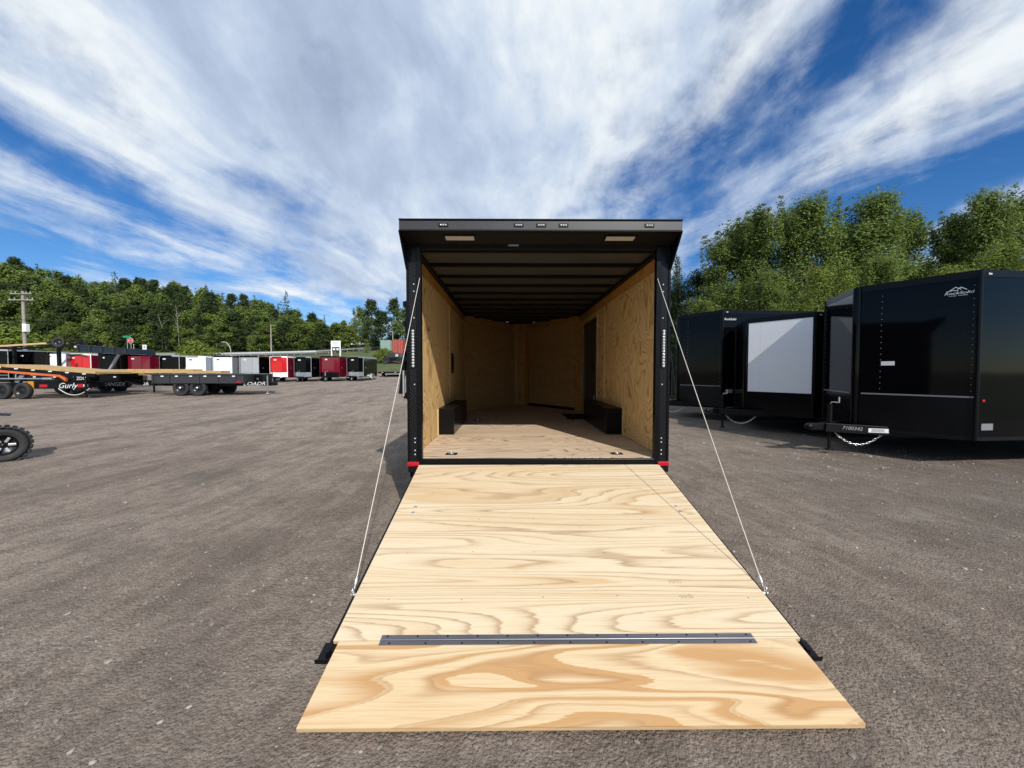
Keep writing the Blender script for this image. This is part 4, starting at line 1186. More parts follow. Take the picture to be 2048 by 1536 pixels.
MB().box(-2.05, -1.86, -0.058, -0.051, 0.98, 1.12).build('sticker', 'print', t3)

# raised navy dump bed behind
gx, gy = -26.6, 24.0
gz = ground_z(gx, gy)
t4 = thing('dump_trailer', 'navy dump trailer with its long bed tipped up above the cargo trailers', 'trailer', (gx, gy, gz))
def dside(y):
    return MB().prism([(0.0, y, 2.32), (3.0, y, 2.20), (2.95, y, 2.52), (-0.05, y, 2.74)], (0, 0.05, 0))
dside(0.0).build('bed_side', 'navy', t4, 0.005)
dside(1.9).build('bed_side', 'navy', t4, 0.005)
MB().prism([(0.0, 0.051, 2.32), (3.0, 0.051, 2.20), (3.0, 1.899, 2.20), (0.0, 1.899, 2.32)], (0, 0, 0.05)).build('bed_floor', 'navy', t4)
MB().beam((-0.05, -0.02, 2.75), (2.95, -0.02, 2.53), 0.09, 0.04).build('top_rail', 'charcoal', t4)
for f in (0.0, 0.25, 0.5, 0.75, 1.0):
    x = 0.03 + 2.9 * f
    MB().beam((x, -0.03, 2.33 - 0.12 * f), (x - 0.03, -0.03, 2.71 - 0.20 * f), 0.05, 0.06).build('bed_rib', 'charcoal', t4)
MB().beam((0.6, 0.9, 0.6), (1.6, 0.9, 2.24), 0.12, 0.12).build('lift_ram', 'steel', t4)
MB().box(-0.5, 4.2, 0.4, 0.55, 0.45, 0.65).build('chassis_beam', 'black_frame', t4)
MB().box(-0.5, 4.2, 1.3, 1.45, 0.45, 0.65).build('chassis_beam', 'black_frame', t4)
for x in (0.3, 1.1):
    wheel(t4, (x, 0.1, 0.38), (0, -1, 0), 0.38, 0.2)
    wheel(t4, (x, 1.8, 0.38), (0, 1, 0), 0.38, 0.2)
MB().lathe([(0.0, 0.05), (0.06, 0.04), (0.08, 0.0)], (-0.10, -0.05, 2.62), (0, -1, 0), 10).build('work_light', 'white_lens', t4)

# stacked frame with a pale rail and a spare wheel on top, beyond the black trailers
gx, gy = -31.5, 25.6
gz = ground_z(gx, gy)
t5 = thing('stacked_flatbed', 'flatbed frame with a pale rail and spare wheel lifted above the black trailers', 'trailer', (gx, gy, gz))
MB().beam((-5.0, 0.0, 2.55), (1.1, 0.0, 2.93), 0.10, 0.11).build('side_rail', 'ply_edge', t5, 0.01)
MB().beam((-5.0, 1.8, 2.55), (1.1, 1.8, 2.93), 0.10, 0.11).build('side_rail', 'black_frame', t5, 0.01)
for f in (0.1, 0.35, 0.6, 0.85):
    x = -5 + 6.1 * f; z = 2.52 + 0.38 * f
    MB().beam((x, 0.05, z), (x, 1.75, z), 0.08, 0.08).build('crossbar', 'black_frame', t5)
wheel(t5, (1.95, -0.05, 2.98), (0.25, -1, 0.1), 0.34, 0.18)
MB().beam((1.1, 0.05, 3.0), (3.4, 0.05, 3.10), 0.14, 0.10).build('neck_beam', 'black_frame', t5, 0.01)
MB().beam((1.4, 0.05, 3.08), (2.9, 0.05, 3.30), 0.06, 0.05).build('neck_brace', 'black_frame', t5)
MB().beam((3.3, 0.05, 3.1), (3.9, 0.05, 2.4), 0.16, 0.16).build('neck_leg', 'black_frame', t5)
for x in (-4.5, -2.2, 0.8, 3.6):
    MB().box(x - 0.08, x + 0.08, 0.85, 1.0, 0.0, 2.62 + (x + 5) * 0.055).build('stand_post', 'black_frame', t5)

# off-road wheel of a parked utility vehicle at the frame edge
gx, gy = -8.30, 6.34
t6 = thing('utility_trailer', 'off-road tyre and dark fender of a parked vehicle cut by the picture edge', 'trailer', (gx, gy, 0), R(50))
w6 = MB()
r6, wd6 = 0.288, 0.24
tyr = MB().lathe([(r6 * .58, -wd6 * .40), (r6 * .74, -wd6 * .50), (r6 * .88, -wd6 * .50), (r6 * .95, -wd6 * .40), (r6 * .96, 0), (r6 * .95, wd6 * .40), (r6 * .88, wd6 * .50), (r6 * .74, wd6 * .50), (r6 * .58, wd6 * .40)], (0, 0, r6), (0, -1, 0), 40).build('wheel', 'tyre', t6)
lug = None
for k in range(22):
    a = 2 * math.pi * k / 22
    for s in (-1, 1):
        aa = a + (0.14 if s > 0 else 0)
        if lug is None:
            lug = MB().box(-0.028, 0.028, -0.075, 0.075, -0.010, 0.018).build('tread_block', 'tyre', tyr, 0.004)
            lug.rotation_mode = 'XYZ'
            o = lug
        else:
            o = lug.copy(); col.objects.link(o)
        o.parent = tyr
        o.matrix_local = Matrix.Translation((0, 0, r6)) @ Matrix.Rotation(aa, 4, 'Y') @ Matrix.Translation((0, s * 0.075, r6 * 0.965)) @ Matrix.Rotation(s * 0.3, 4, 'X')
rimo = MB().lathe([(r6 * .58, wd6 * .40), (r6 * .55, wd6 * .30), (r6 * .50, wd6 * .10), (0.02, wd6 * 0.12)], (0, 0, r6), (0, -1, 0), 28).build('rim', 'rim', tyr)
for k in range(6):
    a = 2 * math.pi * k / 6
    MB().beam((0.05 * math.cos(a), -wd6 * 0.20, r6 + 0.05 * math.sin(a)), (0.135 * math.cos(a), -wd6 * 0.24, r6 + 0.135 * math.sin(a)), 0.034, 0.02, (0, 1, 0)).build('spoke', 'rim_white', rimo, 0.004)
MB().lathe([(0.0, 0.10), (0.025, 0.095), (0.035, 0.06)], (0, 0, r6), (0, -1, 0), 14).build('hub', 'rim', rimo)
pts = []
fb = MB()
angs = np.linspace(R(72), R(160), 7)
for a, b in zip(angs[:-1], angs[1:]):
    rr = r6 + 0.16
    fb.add([(math.cos(q) * rr - 0.05, y, r6 + 0.12 + math.sin(q) * rr * 0.85) for q in (a, b) for y in (-0.2, 0.2)] + [(math.cos(q) * (rr + .02) - 0.05, y, r6 + 0.12 + math.sin(q) * (rr + .02) * 0.85) for q in (a, b) for y in (-0.2, 0.2)],
           [(0, 1, 3, 2), (4, 6, 7, 5), (0, 2, 6, 4), (1, 5, 7, 3), (0, 4, 5, 1), (2, 3, 7, 6)])
fb.build('fender', 'black_sat', t6)
MB().box(-2.6, -0.1, 0.22, 1.4, 0.42, 0.62).build('chassis', 'black_frame', t6, 0.02)
MB().box(-2.8, -0.45, 0.2, 1.5, 0.62, 1.0).build('body', 'charcoal', t6, 0.05)
MB().tube([(0, 0.1, r6), (0, 1.6, r6)], 0.04, 8).build('axle', 'black_frame', t6)
wheel(t6, (-2.1, 0.0, r6), (0, -1, 0), r6, wd6)
wheel(t6, (-2.1, 1.65, r6), (0, 1, 0), r6, wd6)
MB().beam((0.0, 0.12, r6 + 0.05), (-0.5, 0.3, 0.60), 0.06, 0.06).build('suspension_arm', 'black_frame', t6)

# ================================================================== TREES
def leaf_mesh(name, pos, nrm_bias, size, rng, aspect=0.55, centre=None):
    n = len(pos)
    pos = np.asarray(pos)
    nr = rng.normal(size=(n, 3)) * 0.55
    if centre is not None:
        o = pos - np.asarray(centre)
        o /= np.linalg.norm(o, axis=1)[:, None] + 1e-6
        nr += o * 0.9
    nr[:, 2] += 0.35 * nrm_bias
    nr /= np.linalg.norm(nr, axis=1)[:, None] + 1e-9
    d = np.cross(nr, rng.normal(size=(n, 3)))
    d /= np.linalg.norm(d, axis=1)[:, None] + 1e-9
    s = np.cross(nr, d)
    sz = size * rng.uniform(0.6, 1.35, size=(n, 1))
    a = pos; b = pos + d * sz * 0.45 + s * sz * aspect * 0.5; c = pos + d * sz; e = pos + d * sz * 0.45 - s * sz * aspect * 0.5
    vs = np.stack([a, b, c, e], 1).reshape(-1, 3)
    me = bpy.data.meshes.new(name)
    me.vertices.add(4 * n); me.vertices.foreach_set('co', vs.ravel().astype(np.float32))
    me.loops.add(4 * n); me.loops.foreach_set('vertex_index', np.arange(4 * n, dtype=np.int32))
    me.polygons.add(n)
    me.polygons.foreach_set('loop_start', np.arange(0, 4 * n, 4, dtype=np.int32))
    me.polygons.foreach_set('loop_total', np.full(n, 4, dtype=np.int32))
    me.update(); me.validate()
    return me

def broadleaf(seed, H=10.0, Rr=2.6, base=0.18, clumps=80, per=120, leaf=0.16, slim=1.0):
    rng = np.random.default_rng(seed)
    C = []
    lobes = [(rng.uniform(0, 6.28), rng.uniform(0.4, 1.0), rng.uniform(0.55, 1.0)) for _ in range(7)]
    while len(C) < clumps:
        f = rng.uniform(0, 1) ** 0.8
        z = H * (base + (1 - base) * f)
        prof = (math.sin(math.pi * min(1, (f * 0.86 + 0.14))) ** 0.7) * (1.0 - 0.35 * f)
        th = rng.uniform(0, 6.28)
        lob = max(0.45, max(math.cos(th - a) ** 3 * w * (1 if abs(f - h) < 0.35 else 0.6) for a, h, w in lobes) + 0.25)
        r = Rr * slim * prof * min(1.15, lob) * rng.uniform(0.25, 1.0) ** 0.55
        C.append((r * math.cos(th), r * math.sin(th), z, rng.uniform(0.55, 1.25)))
    # leading shoots that break the outline
    for _ in range(max(4, int(clumps * 0.07))):
        th = rng.uniform(0, 6.28); r = Rr * rng.uniform(0.0, 0.62)
        z0 = H * rng.uniform(0.80, 0.93)
        for k in range(5):
            C.append((r * math.cos(th) + 0.05 * k, r * math.sin(th), z0 + H * 0.030 * k, 0.52 - 0.085 * k))
    pos = []; cen = []
    for (x, y, z, s) in C:
        k = int(per * s)
        q = np.clip(rng.normal(size=(k, 3)), -1.7, 1.7) * np.array([0.30, 0.30, 0.22]) * Rr * 0.46 * s
        pos.append(q + np.array([x, y, z])); cen.append(np.repeat([[x * 0.85, y * 0.85, z - 0.10 * Rr]], k, 0))
    pos = np.concatenate(pos); cen = np.concatenate(cen)
    pos[:, 2] = np.maximum(pos[:, 2], 0.1)
    crown = leaf_mesh('crown', pos, 1.2, leaf, rng, 0.55, cen)
    tb = MB()
    tb.tube([(0, 0, -0.3), (0.05, 0.02, H * 0.3), (0.0, 0.08, H * 0.6), (0.05, 0, H * 0.93)], [0.016 * H, 0.013 * H, 0.008 * H, 0.002 * H], 8)
    for (x, y, z, s) in C[:: max(1, len(C) // 16)]:
        z0 = z * 0.72
        tb.tube([(0, 0.03, z0), (x * 0.5, y * 0.5, z * 0.88), (x, y, z)], [0.006 * H, 0.004 * H, 0.0015 * H], 5)
    return crown, tb.mesh('trunk')

def conifer(seed, H=10.0, Rr=2.0, base=0.08, tiers=26, leaf=0.18, per=26, droop=0.25, gap=0.0):
    rng = np.random.default_rng(seed)
    pos = []
    tb = MB()
    tb.tube([(0, 0, -0.3), (0, 0, H * 0.5), (0.02, 0, H)], [0.014 * H, 0.009 * H, 0.0015 * H], 7)
    for i in range(tiers):
        f = i / tiers
        z = H * (base + (1 - base) * f)
        L = Rr * (1 - f) ** 0.85 * rng.uniform(0.75, 1.15) + 0.12
        nb = max(4, int(9 * (1 - f * 0.5)))
        for k in range(nb):
            if rng.uniform() < gap: continue
            th = 6.283 * k / nb + rng.uniform(-0.35, 0.35) + i
            Lk = L * rng.uniform(0.6, 1.1)
            m = max(6, int(per * Lk / Rr * 1.6))
            t = rng.uniform(0.12, 1.0, size=m)
            wid = 0.14 * Lk * (1.1 - t) + 0.05
            x = t * Lk; side = rng.normal(size=m) * wid
            zz = z - droop * t * Lk + 0.12 * (t ** 2) * Lk + rng.normal(size=m) * 0.06
            pos.append(np.stack([x * math.cos(th) - side * math.sin(th), x * math.sin(th) + side * math.cos(th), zz], 1))
            if f < 0.7 and k % 2 == 0:
                tb.tube([(0, 0, z), (Lk * 0.9 * math.cos(th), Lk * 0.9 * math.sin(th), z - droop * Lk * 0.85)], [0.003 * H, 0.001 * H], 4)
    return leaf_mesh('crown', np.concatenate(pos), 0.6, leaf, rng, 0.30), tb.mesh('trunk')

def tree_kind(gen, mat, bark='bark'):
    c, t = gen
    c.materials.append(M[mat]); t.materials.append(M[bark])
    return c, t

def tree(kind, name, label, loc, s, rz, group=None, cat='tree', sxy=1.0, tilt_=0.0):
    t = thing(name, label, cat, loc, rz, group)
    t.scale = (s * sxy, s * sxy, s)
    t.rotation_euler = (tilt_, 0, rz)
    for nm, me in (('trunk', kind[1]), ('crown', kind[0])):
        o = bpy.data.objects.new(nm, me)
        col.objects.link(o); o.parent = t
    return t

# kinds for the trees beside the yard (about 20 m away)
N_ = {
    'a': tree_kind(broadleaf(1, 10, 2.4, 0.08, 130, 210, 0.115), 'leaf'),
    'b': tree_kind(broadleaf(2, 10, 2.1, 0.06, 115, 210, 0.11, 0.9), 'leaf'),
    'c': tree_kind(broadleaf(3, 10, 2.9, 0.05, 125, 190, 0.12), 'leaf_light'),
    'd': tree_kind(broadleaf(4, 10, 3.2, 0.12, 130, 210, 0.13), 'leaf_dark'),
    'e': tree_kind(conifer(5, 10, 2.4, 0.03, 46, 0.17, 95), 'needle'),
    'g': tree_kind(broadleaf(8, 10, 2.7, 0.05, 125, 200, 0.115), 'leaf_dark'),
    'f': tree_kind(broadleaf(6, 10, 1.8, 0.05, 100, 170, 0.105, 0.85), 'leaf'),
}
side_trees = [
    # x px, depth, top py, kind, label, widen
    (1352, 24, 490, 'e', 'pointed dark conifer showing just past the trailer corner post', 0.8),
    (1300, 30, 545, 'e', 'conifer mostly hidden behind the open trailer', 0.9),
    (1440, 21, 465, 'f', 'slim young broadleaf tree between the conifer and the tall clump', 1.0),
    (1395, 23, 520, 'g', 'low bushy tree next to the conifer', 1.3),
    (1515, 20, 398, 'b', 'tall upright broadleaf tree rising behind the plain black trailer', 0.95),
    (1570, 21, 405, 'f', 'narrow pale tipped tree in the tall clump', 1.2),
    (1612, 19, 382, 'a', 'tallest feathery tree of the clump above the white panel', 0.9),
    (1668, 22, 430, 'g', 'rounded broadleaf tree filling the middle of the clump', 1.1),
    (1745, 19, 372, 'a', 'broad tree with windblown top above the black trailers', 1.05),
    (1806, 22, 405, 'f', 'thin leaning tree at the edge of the sky gap', 1.1),
    (1852, 25, 505, 'b', 'short tree in the dip of the tree line', 1.0),
    (1912, 19, 410, 'f', 'open airy tree with sky showing through its leaves', 1.1),
    (1965, 18, 368, 'a', 'tall airy tree near the dark tree', 0.8),
    (2060, 21, 372, 'd', 'big dark green tree at the picture edge', 1.15),
    (2010, 15, 470, 'c', 'light green bushy tree over the mountain logo trailer', 1.0),
    (1900, 15, 520, 'c', 'low light green tree behind the roof of the logo trailer', 1.1),
    (1760, 16, 500, 'a', 'mid green tree just behind the nose of the logo trailer', 0.9),
    (1640, 16, 520, 'c', 'pale green sapling clump above the white nose panel', 0.9),
    (1540, 17, 530, 'a', 'leafy tree with low branches behind the tall black trailer', 0.9),
    (1470, 18, 550, 'b', 'short dense tree behind the tall black trailer', 1.1),
    (1410, 18, 590, 'f', 'small tree over the front of the tall black trailer', 1.1),
    (2130, 16, 430, 'a', 'tree just beyond the picture edge', 1.0),
    (1372, 21, 585, 'e', 'short bushy conifer hugging the trailer corner post', 1.2),
    (1330, 27, 560, 'b', 'round green tree half hidden behind the trailer corner post', 1.3),
    (1482, 22, 430, 'a', 'green tree filling the gap beside the tall upright tree', 1.3),
    (1712, 23, 440, 'g', 'tree filling the gap behind the rounded middle tree', 1.4),
    (1830, 20, 520, 'c', 'fresh green tree below the sky gap', 1.2),
    (1945, 22, 450, 'b', 'green tree behind the airy trees', 1.3),
]
rng = random.Random(3)
for (px, Z, py, kd, lab, wd) in side_trees:
    X = (px - 1018) / 769 * Z
    top = CAM_H + (743 - py) / 769 * Z
    gz = ground_z(X, Z)
    tree(N_[kd], {'e': 'conifer_tree'}.get(kd, 'broadleaf_tree'), lab, (X, Z, gz - 0.05), (top - gz) / 10.7, rng.uniform(0, 6.28), 'trees beside the yard', 'tree', wd * 1.12)
# a second line of wood behind them
for i in range(16):
    px = 1330 + i * 58
    Z = rng.uniform(29, 34)
    X = (px - 1018) / 769 * Z
    tree(N_['abd'[i % 3]], 'broadleaf_tree', '%s from the trailer post in the rear line of the yard wood' % (['first tree', 'second tree', 'third tree', 'fourth tree', 'fifth tree', 'sixth tree', 'seventh tree', 'eighth tree', 'ninth tree', 'tenth tree', 'eleventh tree', 'twelfth tree', 'thirteenth tree', 'fourteenth tree', 'fifteenth tree', 'last tree'][i]), (X, Z, ground_z(X, Z) - 0.1), rng.uniform(0.62, 0.80), rng.uniform(0, 6.28), 'back line of the yard wood', 'tree', 1.25)

# kinds for the far hillside
F_ = {
    'a': tree_kind(broadleaf(11, 14, 4.2, 0.05, 75, 62, 0.55), 'leaf'),
    'b': tree_kind(broadleaf(12, 14, 3.6, 0.05, 70, 62, 0.50), 'leaf_dark'),
    'c': tree_kind(broadleaf(13, 14, 4.6, 0.04, 80, 62, 0.55), 'leaf'),
    'd': tree_kind(broadleaf(14, 14, 3.4, 0.04, 62, 62, 0.50), 'leaf_light'),
    'e': tree_kind(conifer(15, 14, 3.0, 0.06, 22, 0.50, 18, 0.12, 0.12), 'needle'),
    'f': tree_kind(conifer(16, 14, 3.6, 0.15, 16, 0.55, 20, -0.05, 0.25), 'needle'),
}
sky_line = [(-120, 535), (0, 528), (40, 520), (100, 530), (150, 550), (190, 562), (300, 562), (370, 567), (420, 574), (470, 592), (510, 594), (545, 602), (610, 618), (640, 634), (660, 652), (705, 655)]
def sky_y(px):
    for (a, ya), (b, yb) in zip(sky_line[:-1], sky_line[1:]):
        if a <= px <= b:
            return ya + (yb - ya) * (px - a) / (b - a)
    return sky_line[0][1] if px < sky_line[0][0] else sky_line[-1][1]
LANDMARKS = [(-90, 'the picture edge'), (62, 'the crossarm pole'), (135, 'the bright red trailer'), (215, 'the navy dump bed'), (280, 'the stop sign'), (340, 'the leaning pale trunk'),
             (397, 'the round bush'), (460, 'the curved lamp'), (546, 'the slim pole'), (605, 'the red and white trailer'), (670, 'the white sign')]
ROWS = ['at the wood edge', 'just inside the wood', 'halfway up the wood', 'high in the wood', 'on the wood skyline']
COLOURS = {'a': 'mid green tree', 'b': 'dark green tree', 'c': 'wide green tree', 'd': 'light green tree', 'e': 'dark conifer'}
ORD = ['leftmost', 'second', 'third', 'fourth', 'fifth', 'sixth']
def near(px):
    return min(LANDMARKS, key=lambda q: abs(q[0] - px))[1]
rng = random.Random(12)
rows = [(84, 0.70, 33), (90, 0.82, 31), (98, 0.93, 30), (107, 1.0, 28), (118, 1.0, 26)]
plan = []
for ri, (Zr, hf, n) in enumerate(rows):
    for i in range(n):
        px = -150 + (700 + 150) * (i + rng.uniform(0.1, 0.9)) / n
        Z = Zr + rng.uniform(-2.5, 2.5)
        X = (px - 1018) / 769 * Z
        gz = ground_z(X, Z)
        top = CAM_H + (743 - sky_y(px)) / 769 * Z
        h = (top - gz) * hf * rng.uniform(0.82, 1.0)
        if ri >= 3: h = (top - gz) * rng.uniform(0.86, 1.04)
        h = max(h, 5.0)
        kd = rng.choice('aabbbbccde')
        plan.append((px, (X, Z, gz - 0.2), h, kd, '%s %s above %s' % (COLOURS[kd], ROWS[ri], near(px)), rng.uniform(0, 6.28)))
plan.sort(key=lambda q: (q[4], q[0]))
for k, (px, loc, h, kd, lab, rz) in enumerate(plan):
    same = [q for q in plan if q[4] == lab]
    if len(same) > 1:
        lab2 = ('' if same.index(plan[k]) else '') + (ORD[same.index(plan[k])] if same.index(plan[k]) == 0 else ORD[same.index(plan[k])] + ' from left') + ' ' + lab
    else:
        lab2 = lab
    tree(F_[kd], 'conifer_tree' if kd == 'e' else 'broadleaf_tree', lab2, loc, h / 14.3, rz, 'trees of the wooded hillside', 'tree', min(1.7, max(1.0, 12.0 / h)))
low = []
for i in range(44):
    px = -140 + 850 * (i + rng.uniform(0.15, 0.85)) / 44
    Z = rng.uniform(79.5, 82)
    low.append((px, Z, 'low bush at the wood foot behind ' + near(px), 'bbad'[i % 4], rng.uniform(0.30, 0.45), rng.uniform(0, 6.28)))
for q in low:
    same = [r for r in low if r[2] == q[2]]
    X = (q[0] - 1018) / 769 * q[1]
    lab = q[2] if len(same) == 1 else (ORD[min(5, same.index(q))] + ('' if same.index(q) == 0 else ' from left') + ' ' + q[2])
    if same.index(q) > 5:
        lab = 'last ' + q[2] if same.index(q) == len(same) - 1 else 'later ' + q[2]
    tree(F_[q[3]], 'understory_bush', lab, (X, q[1], ground_z(X, q[1]) - 0.3), q[4], q[5], 'bushes along the foot of the wood', 'bush', 1.7)
for (px, Z, py, kd, lab, wd) in [
    (243, 104, 540, 'f', 'flat topped pine on the skyline of the hillside', 0.9),
    (172, 104, 545, 'f', 'shaggy pine standing above the hillside skyline', 0.6),
    (420, 100, 565, 'f', 'pine with spreading top on the falling skyline', 0.8),
    (515, 96, 585, 'e', 'narrow conifer left of the tall pointed spruce', 0.7),
    (577, 94, 577, 'f', 'tall pointed spruce standing clear against the sky', 0.85),
    (600, 96, 612, 'f', 'lower spruce leaning beside the tall pointed spruce', 0.7),
    (652, 100, 626, 'e', 'small dark conifer at the low end of the hillside', 0.7),
    (745, 88, 600, 'b', 'large dark round tree near the containers', 1.1),
    (790, 92, 598, 'b', 'dark broadleaf tree rising behind the containers', 1.0),
    (722, 96, 615, 'c', 'dark open tree at the bend of the road', 0.9),
    (765, 84, 622, 'b', 'dense dark tree behind the green container', 1.5),
    (812, 86, 618, 'c', 'wide tree between the red container and the corner post', 1.4),
    (738, 100, 634, 'a', 'green tree behind the bend of the road', 1.5),
    (705, 100, 650, 'c', 'low wide tree behind the white sign', 1.4),
    (835, 92, 606, 'b', 'dark tree mostly hidden by the trailer corner post', 1.0),
    (690, 108, 640, 'a', 'low tree at the end of the hillside skyline', 1.0)]:
    X = (px - 1018) / 769 * Z
    gz = ground_z(X, Z)
    top = CAM_H + (743 - py) / 769 * Z
    tree(F_[kd], 'conifer_tree' if kd in 'ef' else 'broadleaf_tree', lab, (X, Z, gz - 0.2), (top - gz) / 14.4, rng.uniform(0, 6.28), None, 'tree', wd)

# round bush by the road
Bu = tree_kind(broadleaf(31, 3.4, 2.9, 0.0, 70, 90, 0.26), 'leaf_yellow')
X, Z = (397 - 1018) / 769 * 47, 47
bu = tree(Bu, 'round_bush', 'bright green round bush behind the pale cargo trailers', (X, Z, ground_z(X, Z) - 0.1), 1.05, 0.4, None, 'bush', 0.95)
for i, (px, Z, s, lab) in enumerate([(30, 58, 1.5, 'big light green bush below the crossarm pole'), (-70, 58, 1.5, 'bush at the picture edge below the wood'), (735, 78, 0.7, 'small roadside bush near the white sign'), (770, 60, 0.6, 'low green bush under the containers'),
                                 (120, 66, 1.2, 'dark bush by the road near the pole'), (220, 70, 1.1, 'bush behind the stop sign'), (505, 76, 0.9, 'bush at the wood edge behind the lamp post'), (575, 84, 0.9, 'bush at the wood edge near the slanting trunk'), (640, 90, 0.9, 'bush at the foot of the low wood')]):
    X = (px - 1018) / 769 * Z
    tree(Bu if i in (0, 1, 3) else F_['d'], 'roadside_bush', lab, (X, Z, ground_z(X, Z) - 0.1), s if i in (0, 1, 3) else s * 0.28, i * 1.3, None, 'bush', 1.2)
# pale bare trunks against the wood
for (px, Z, y0, y1, lean, lab) in [(365, 80, 612, 706, 0.5, 'pale slender trunk standing in front of the dark wood'), (340, 80, 630, 706, 1.6, 'leaning pale trunk beside the slender one'), (525, 80, 672, 708, 1.3, 'short leaning grey trunk by the road'), (213, 98, 600, 650, 3.0, 'bleached dead tree with bare forked branches')]:
    X = (px - 1018) / 769 * Z
    zt = CAM_H + (743 - y0) / 769 * Z; z0 = ground_z(X, Z) - 0.2
    if px == 213: z0 = zt - 9
    t = thing('bare_tree', lab, 'tree', (X, Z, z0))
    h = zt - z0
    MB().tube([(0, 0, 0), (-lean * 0.3, 0, h * 0.5), (-lean, 0, h)], [0.10, 0.075, 0.03], 7).build('trunk', 'bark_pale', t)
    MB().tube([(-lean * 0.6, 0, h * 0.7), (lean * 0.2 + 0.5, 0.2, h * 0.92)], [0.04, 0.015], 5).build('branch', 'bark_pale', t)
    MB().tube([(-lean * 0.4, 0, h * 0.55), (-lean - 0.5, -0.2, h * 0.78)], [0.04, 0.015], 5).build('branch', 'bark_pale', t)

# ================================================================== ROADSIDE THINGS
def W(px, py, Z):
    return Vector(((px - 1018) / 769 * Z, Z, CAM_H + (743 - py) / 769 * Z))

def pole(name, label, px, Z, py_top, r, mat, cat='pole', group=None):
    p = W(px, py_top, Z)
    gz = ground_z(p.x, p.y)
    t = thing(name, label, cat, (p.x, p.y, gz), 0, group)
    h = p.z - gz
    MB().tube([(0, 0, -0.3), (0, 0, h)], [r, r * 0.75], 10).build('post', mat, t)
    return t, h
t, h = pole('utility_pole', 'weathered wooden utility pole with two crossarms and a pale box', 62, 50, 585, 0.20, 'wood_pole')
for dz_, w in ((0.35, 1.35), (1.15, 1.6)):
    ca = MB().beam((-w, -0.2, h - dz_), (w, -0.2, h - dz_), 0.12, 0.13).build('crossarm', 'wood_pole', t)
    for x in (-w + 0.15, -w * 0.5, w * 0.5, w - 0.15):
        MB().lathe([(0.05, 0.0), (0.07, 0.06), (0.04, 0.12), (0.06, 0.17), (0.0, 0.2)], (x, -0.2, h - dz_ + 0.065), (0, 0, 1), 8).build('insulator', 'pole_grey', ca)
MB().box(0.14, 0.62, -0.35, 0.1, h - 5.2, h - 4.2).build('meter_box', 'white', t, 0.03)
MB().lathe([(0.0, 0), (0.26, 0.0), (0.26, 0.8), (0.0, 0.85)], (-0.42, -0.1, h - 3.0), (0, 0, 1), 12).build('transformer', 'pole_grey', t) if False else None
p2, h2 = pole('utility_pole', 'plain slim utility pole beside the road in front of the dark wood', 546, 76, 650, 0.15, 'wood_pole')
MB().beam((0, -0.1, h2 - 0.2), (1.2, -0.1, h2 - 0.1), 0.06, 0.06).build('arm', 'pole_grey', p2)
p3, h3 = pole('lamp_post', 'short street lamp with a curved neck by the road', 466, 66, 700, 0.09, 'pole_grey', 'lamp')
MB().tube([(0, 0, h3), (-0.25, 0, h3 + 0.7), (-0.7, 0, h3 + 1.25), (-1.3, 0, h3 + 1.35)], 0.07, 8).build('neck', 'pole_grey', p3)
MB().box(-1.55, -1.2, -0.12, 0.12, h3 + 1.26, h3 + 1.36).build('lamp_head', 'pole_grey', p3, 0.02)
for (px, Z, py, lab) in ((703, 86, 660, 'thin lamp post behind the white sign'), (787, 82, 664, 'lamp post standing behind the containers')):
    t, h = pole('lamp_post', lab, px, Z, py, 0.10, 'pole_grey', 'lamp')
    MB().box(-0.7, 0.1, -0.12, 0.12, h, h + 0.12).build('lamp_head', 'pole_grey', t, 0.02)
# power lines
def wire(a, b, sag, label, n=20, r=0.022):
    pts = []
    for f in np.linspace(0, 1, n):
        p = Vector(a).lerp(Vector(b), f); p.z -= sag * 4 * f * (1 - f)
        pts.append(p)
    o = MB().tube(pts, r, 4).build('power_line', 'black_frame')
    return tag(o, label, 'wire', 'power lines along the road')
for i, (pyl, pyr, pyo, nm) in enumerate(((589, 652, 560, 'highest'), (603, 656, 582, 'second highest'), (640, 668, 630, 'third highest'), (652, 676, 648, 'fourth highest'), (664, 682, 664, 'lowest'))):
    a = W(62, pyl, 49.8); b = W(546, pyr, 75.9); c = W(820, pyr + 2, 100); o_ = W(-200, pyo, 42)
    pts = []
    for (p, q, sg, nn) in ((o_, a, 0.35, 10), (a, b, 0.9, 24), (b, c, 0.9, 16)):
        for f in np.linspace(0, 1, nn):
            v = p.lerp(q, f); v.z -= sg * 4 * f * (1 - f); pts.append(v)
    o = MB().tube(pts, 0.020, 4).build('power_line', 'black_frame')
    tag(o, nm + ' of the thin dark power lines strung past the wood', 'wire', 'power lines along the road')

# stop sign and street name sign
t, h = pole('stop_sign', 'red octagonal stop sign on a pale post', 270, 55, 676, 0.04, 'pole_grey', 'sign')
oc = [(0.40 * math.cos(R(22.5 + 45 * k)), -0.06, h - 0.42 + 0.40 * math.sin(R(22.5 + 45 * k))) for k in range(8)]
pl = MB().prism(oc, (0, 0.02, 0)).build('border_plate', 'print', t)
oc2 = [(0.36 * math.cos(R(22.5 + 45 * k)), -0.066, h - 0.42 + 0.36 * math.sin(R(22.5 + 45 * k))) for k in range(8)]
MB().prism(oc2, (0, 0.005, 0)).build('sign_face', 'red', pl)
lettering('STOP', 0.26, 'print', pl, (0, -0.068, h - 0.42), (R(90), 0, 0))
MB().tube([(0.28, 0.1, -0.2), (0.28, 0.1, h - 0.9)], 0.04, 8).build('post', 'pole_grey', t)
t, h = pole('street_sign', 'green street name sign on a thin post beside the stop sign', 263, 55.5, 672, 0.04, 'pole_grey', 'sign')
MB().box(-0.55, 0.55, -0.06, -0.045, h - 0.32, h - 0.02).build('name_plate', 'sign_green', t)
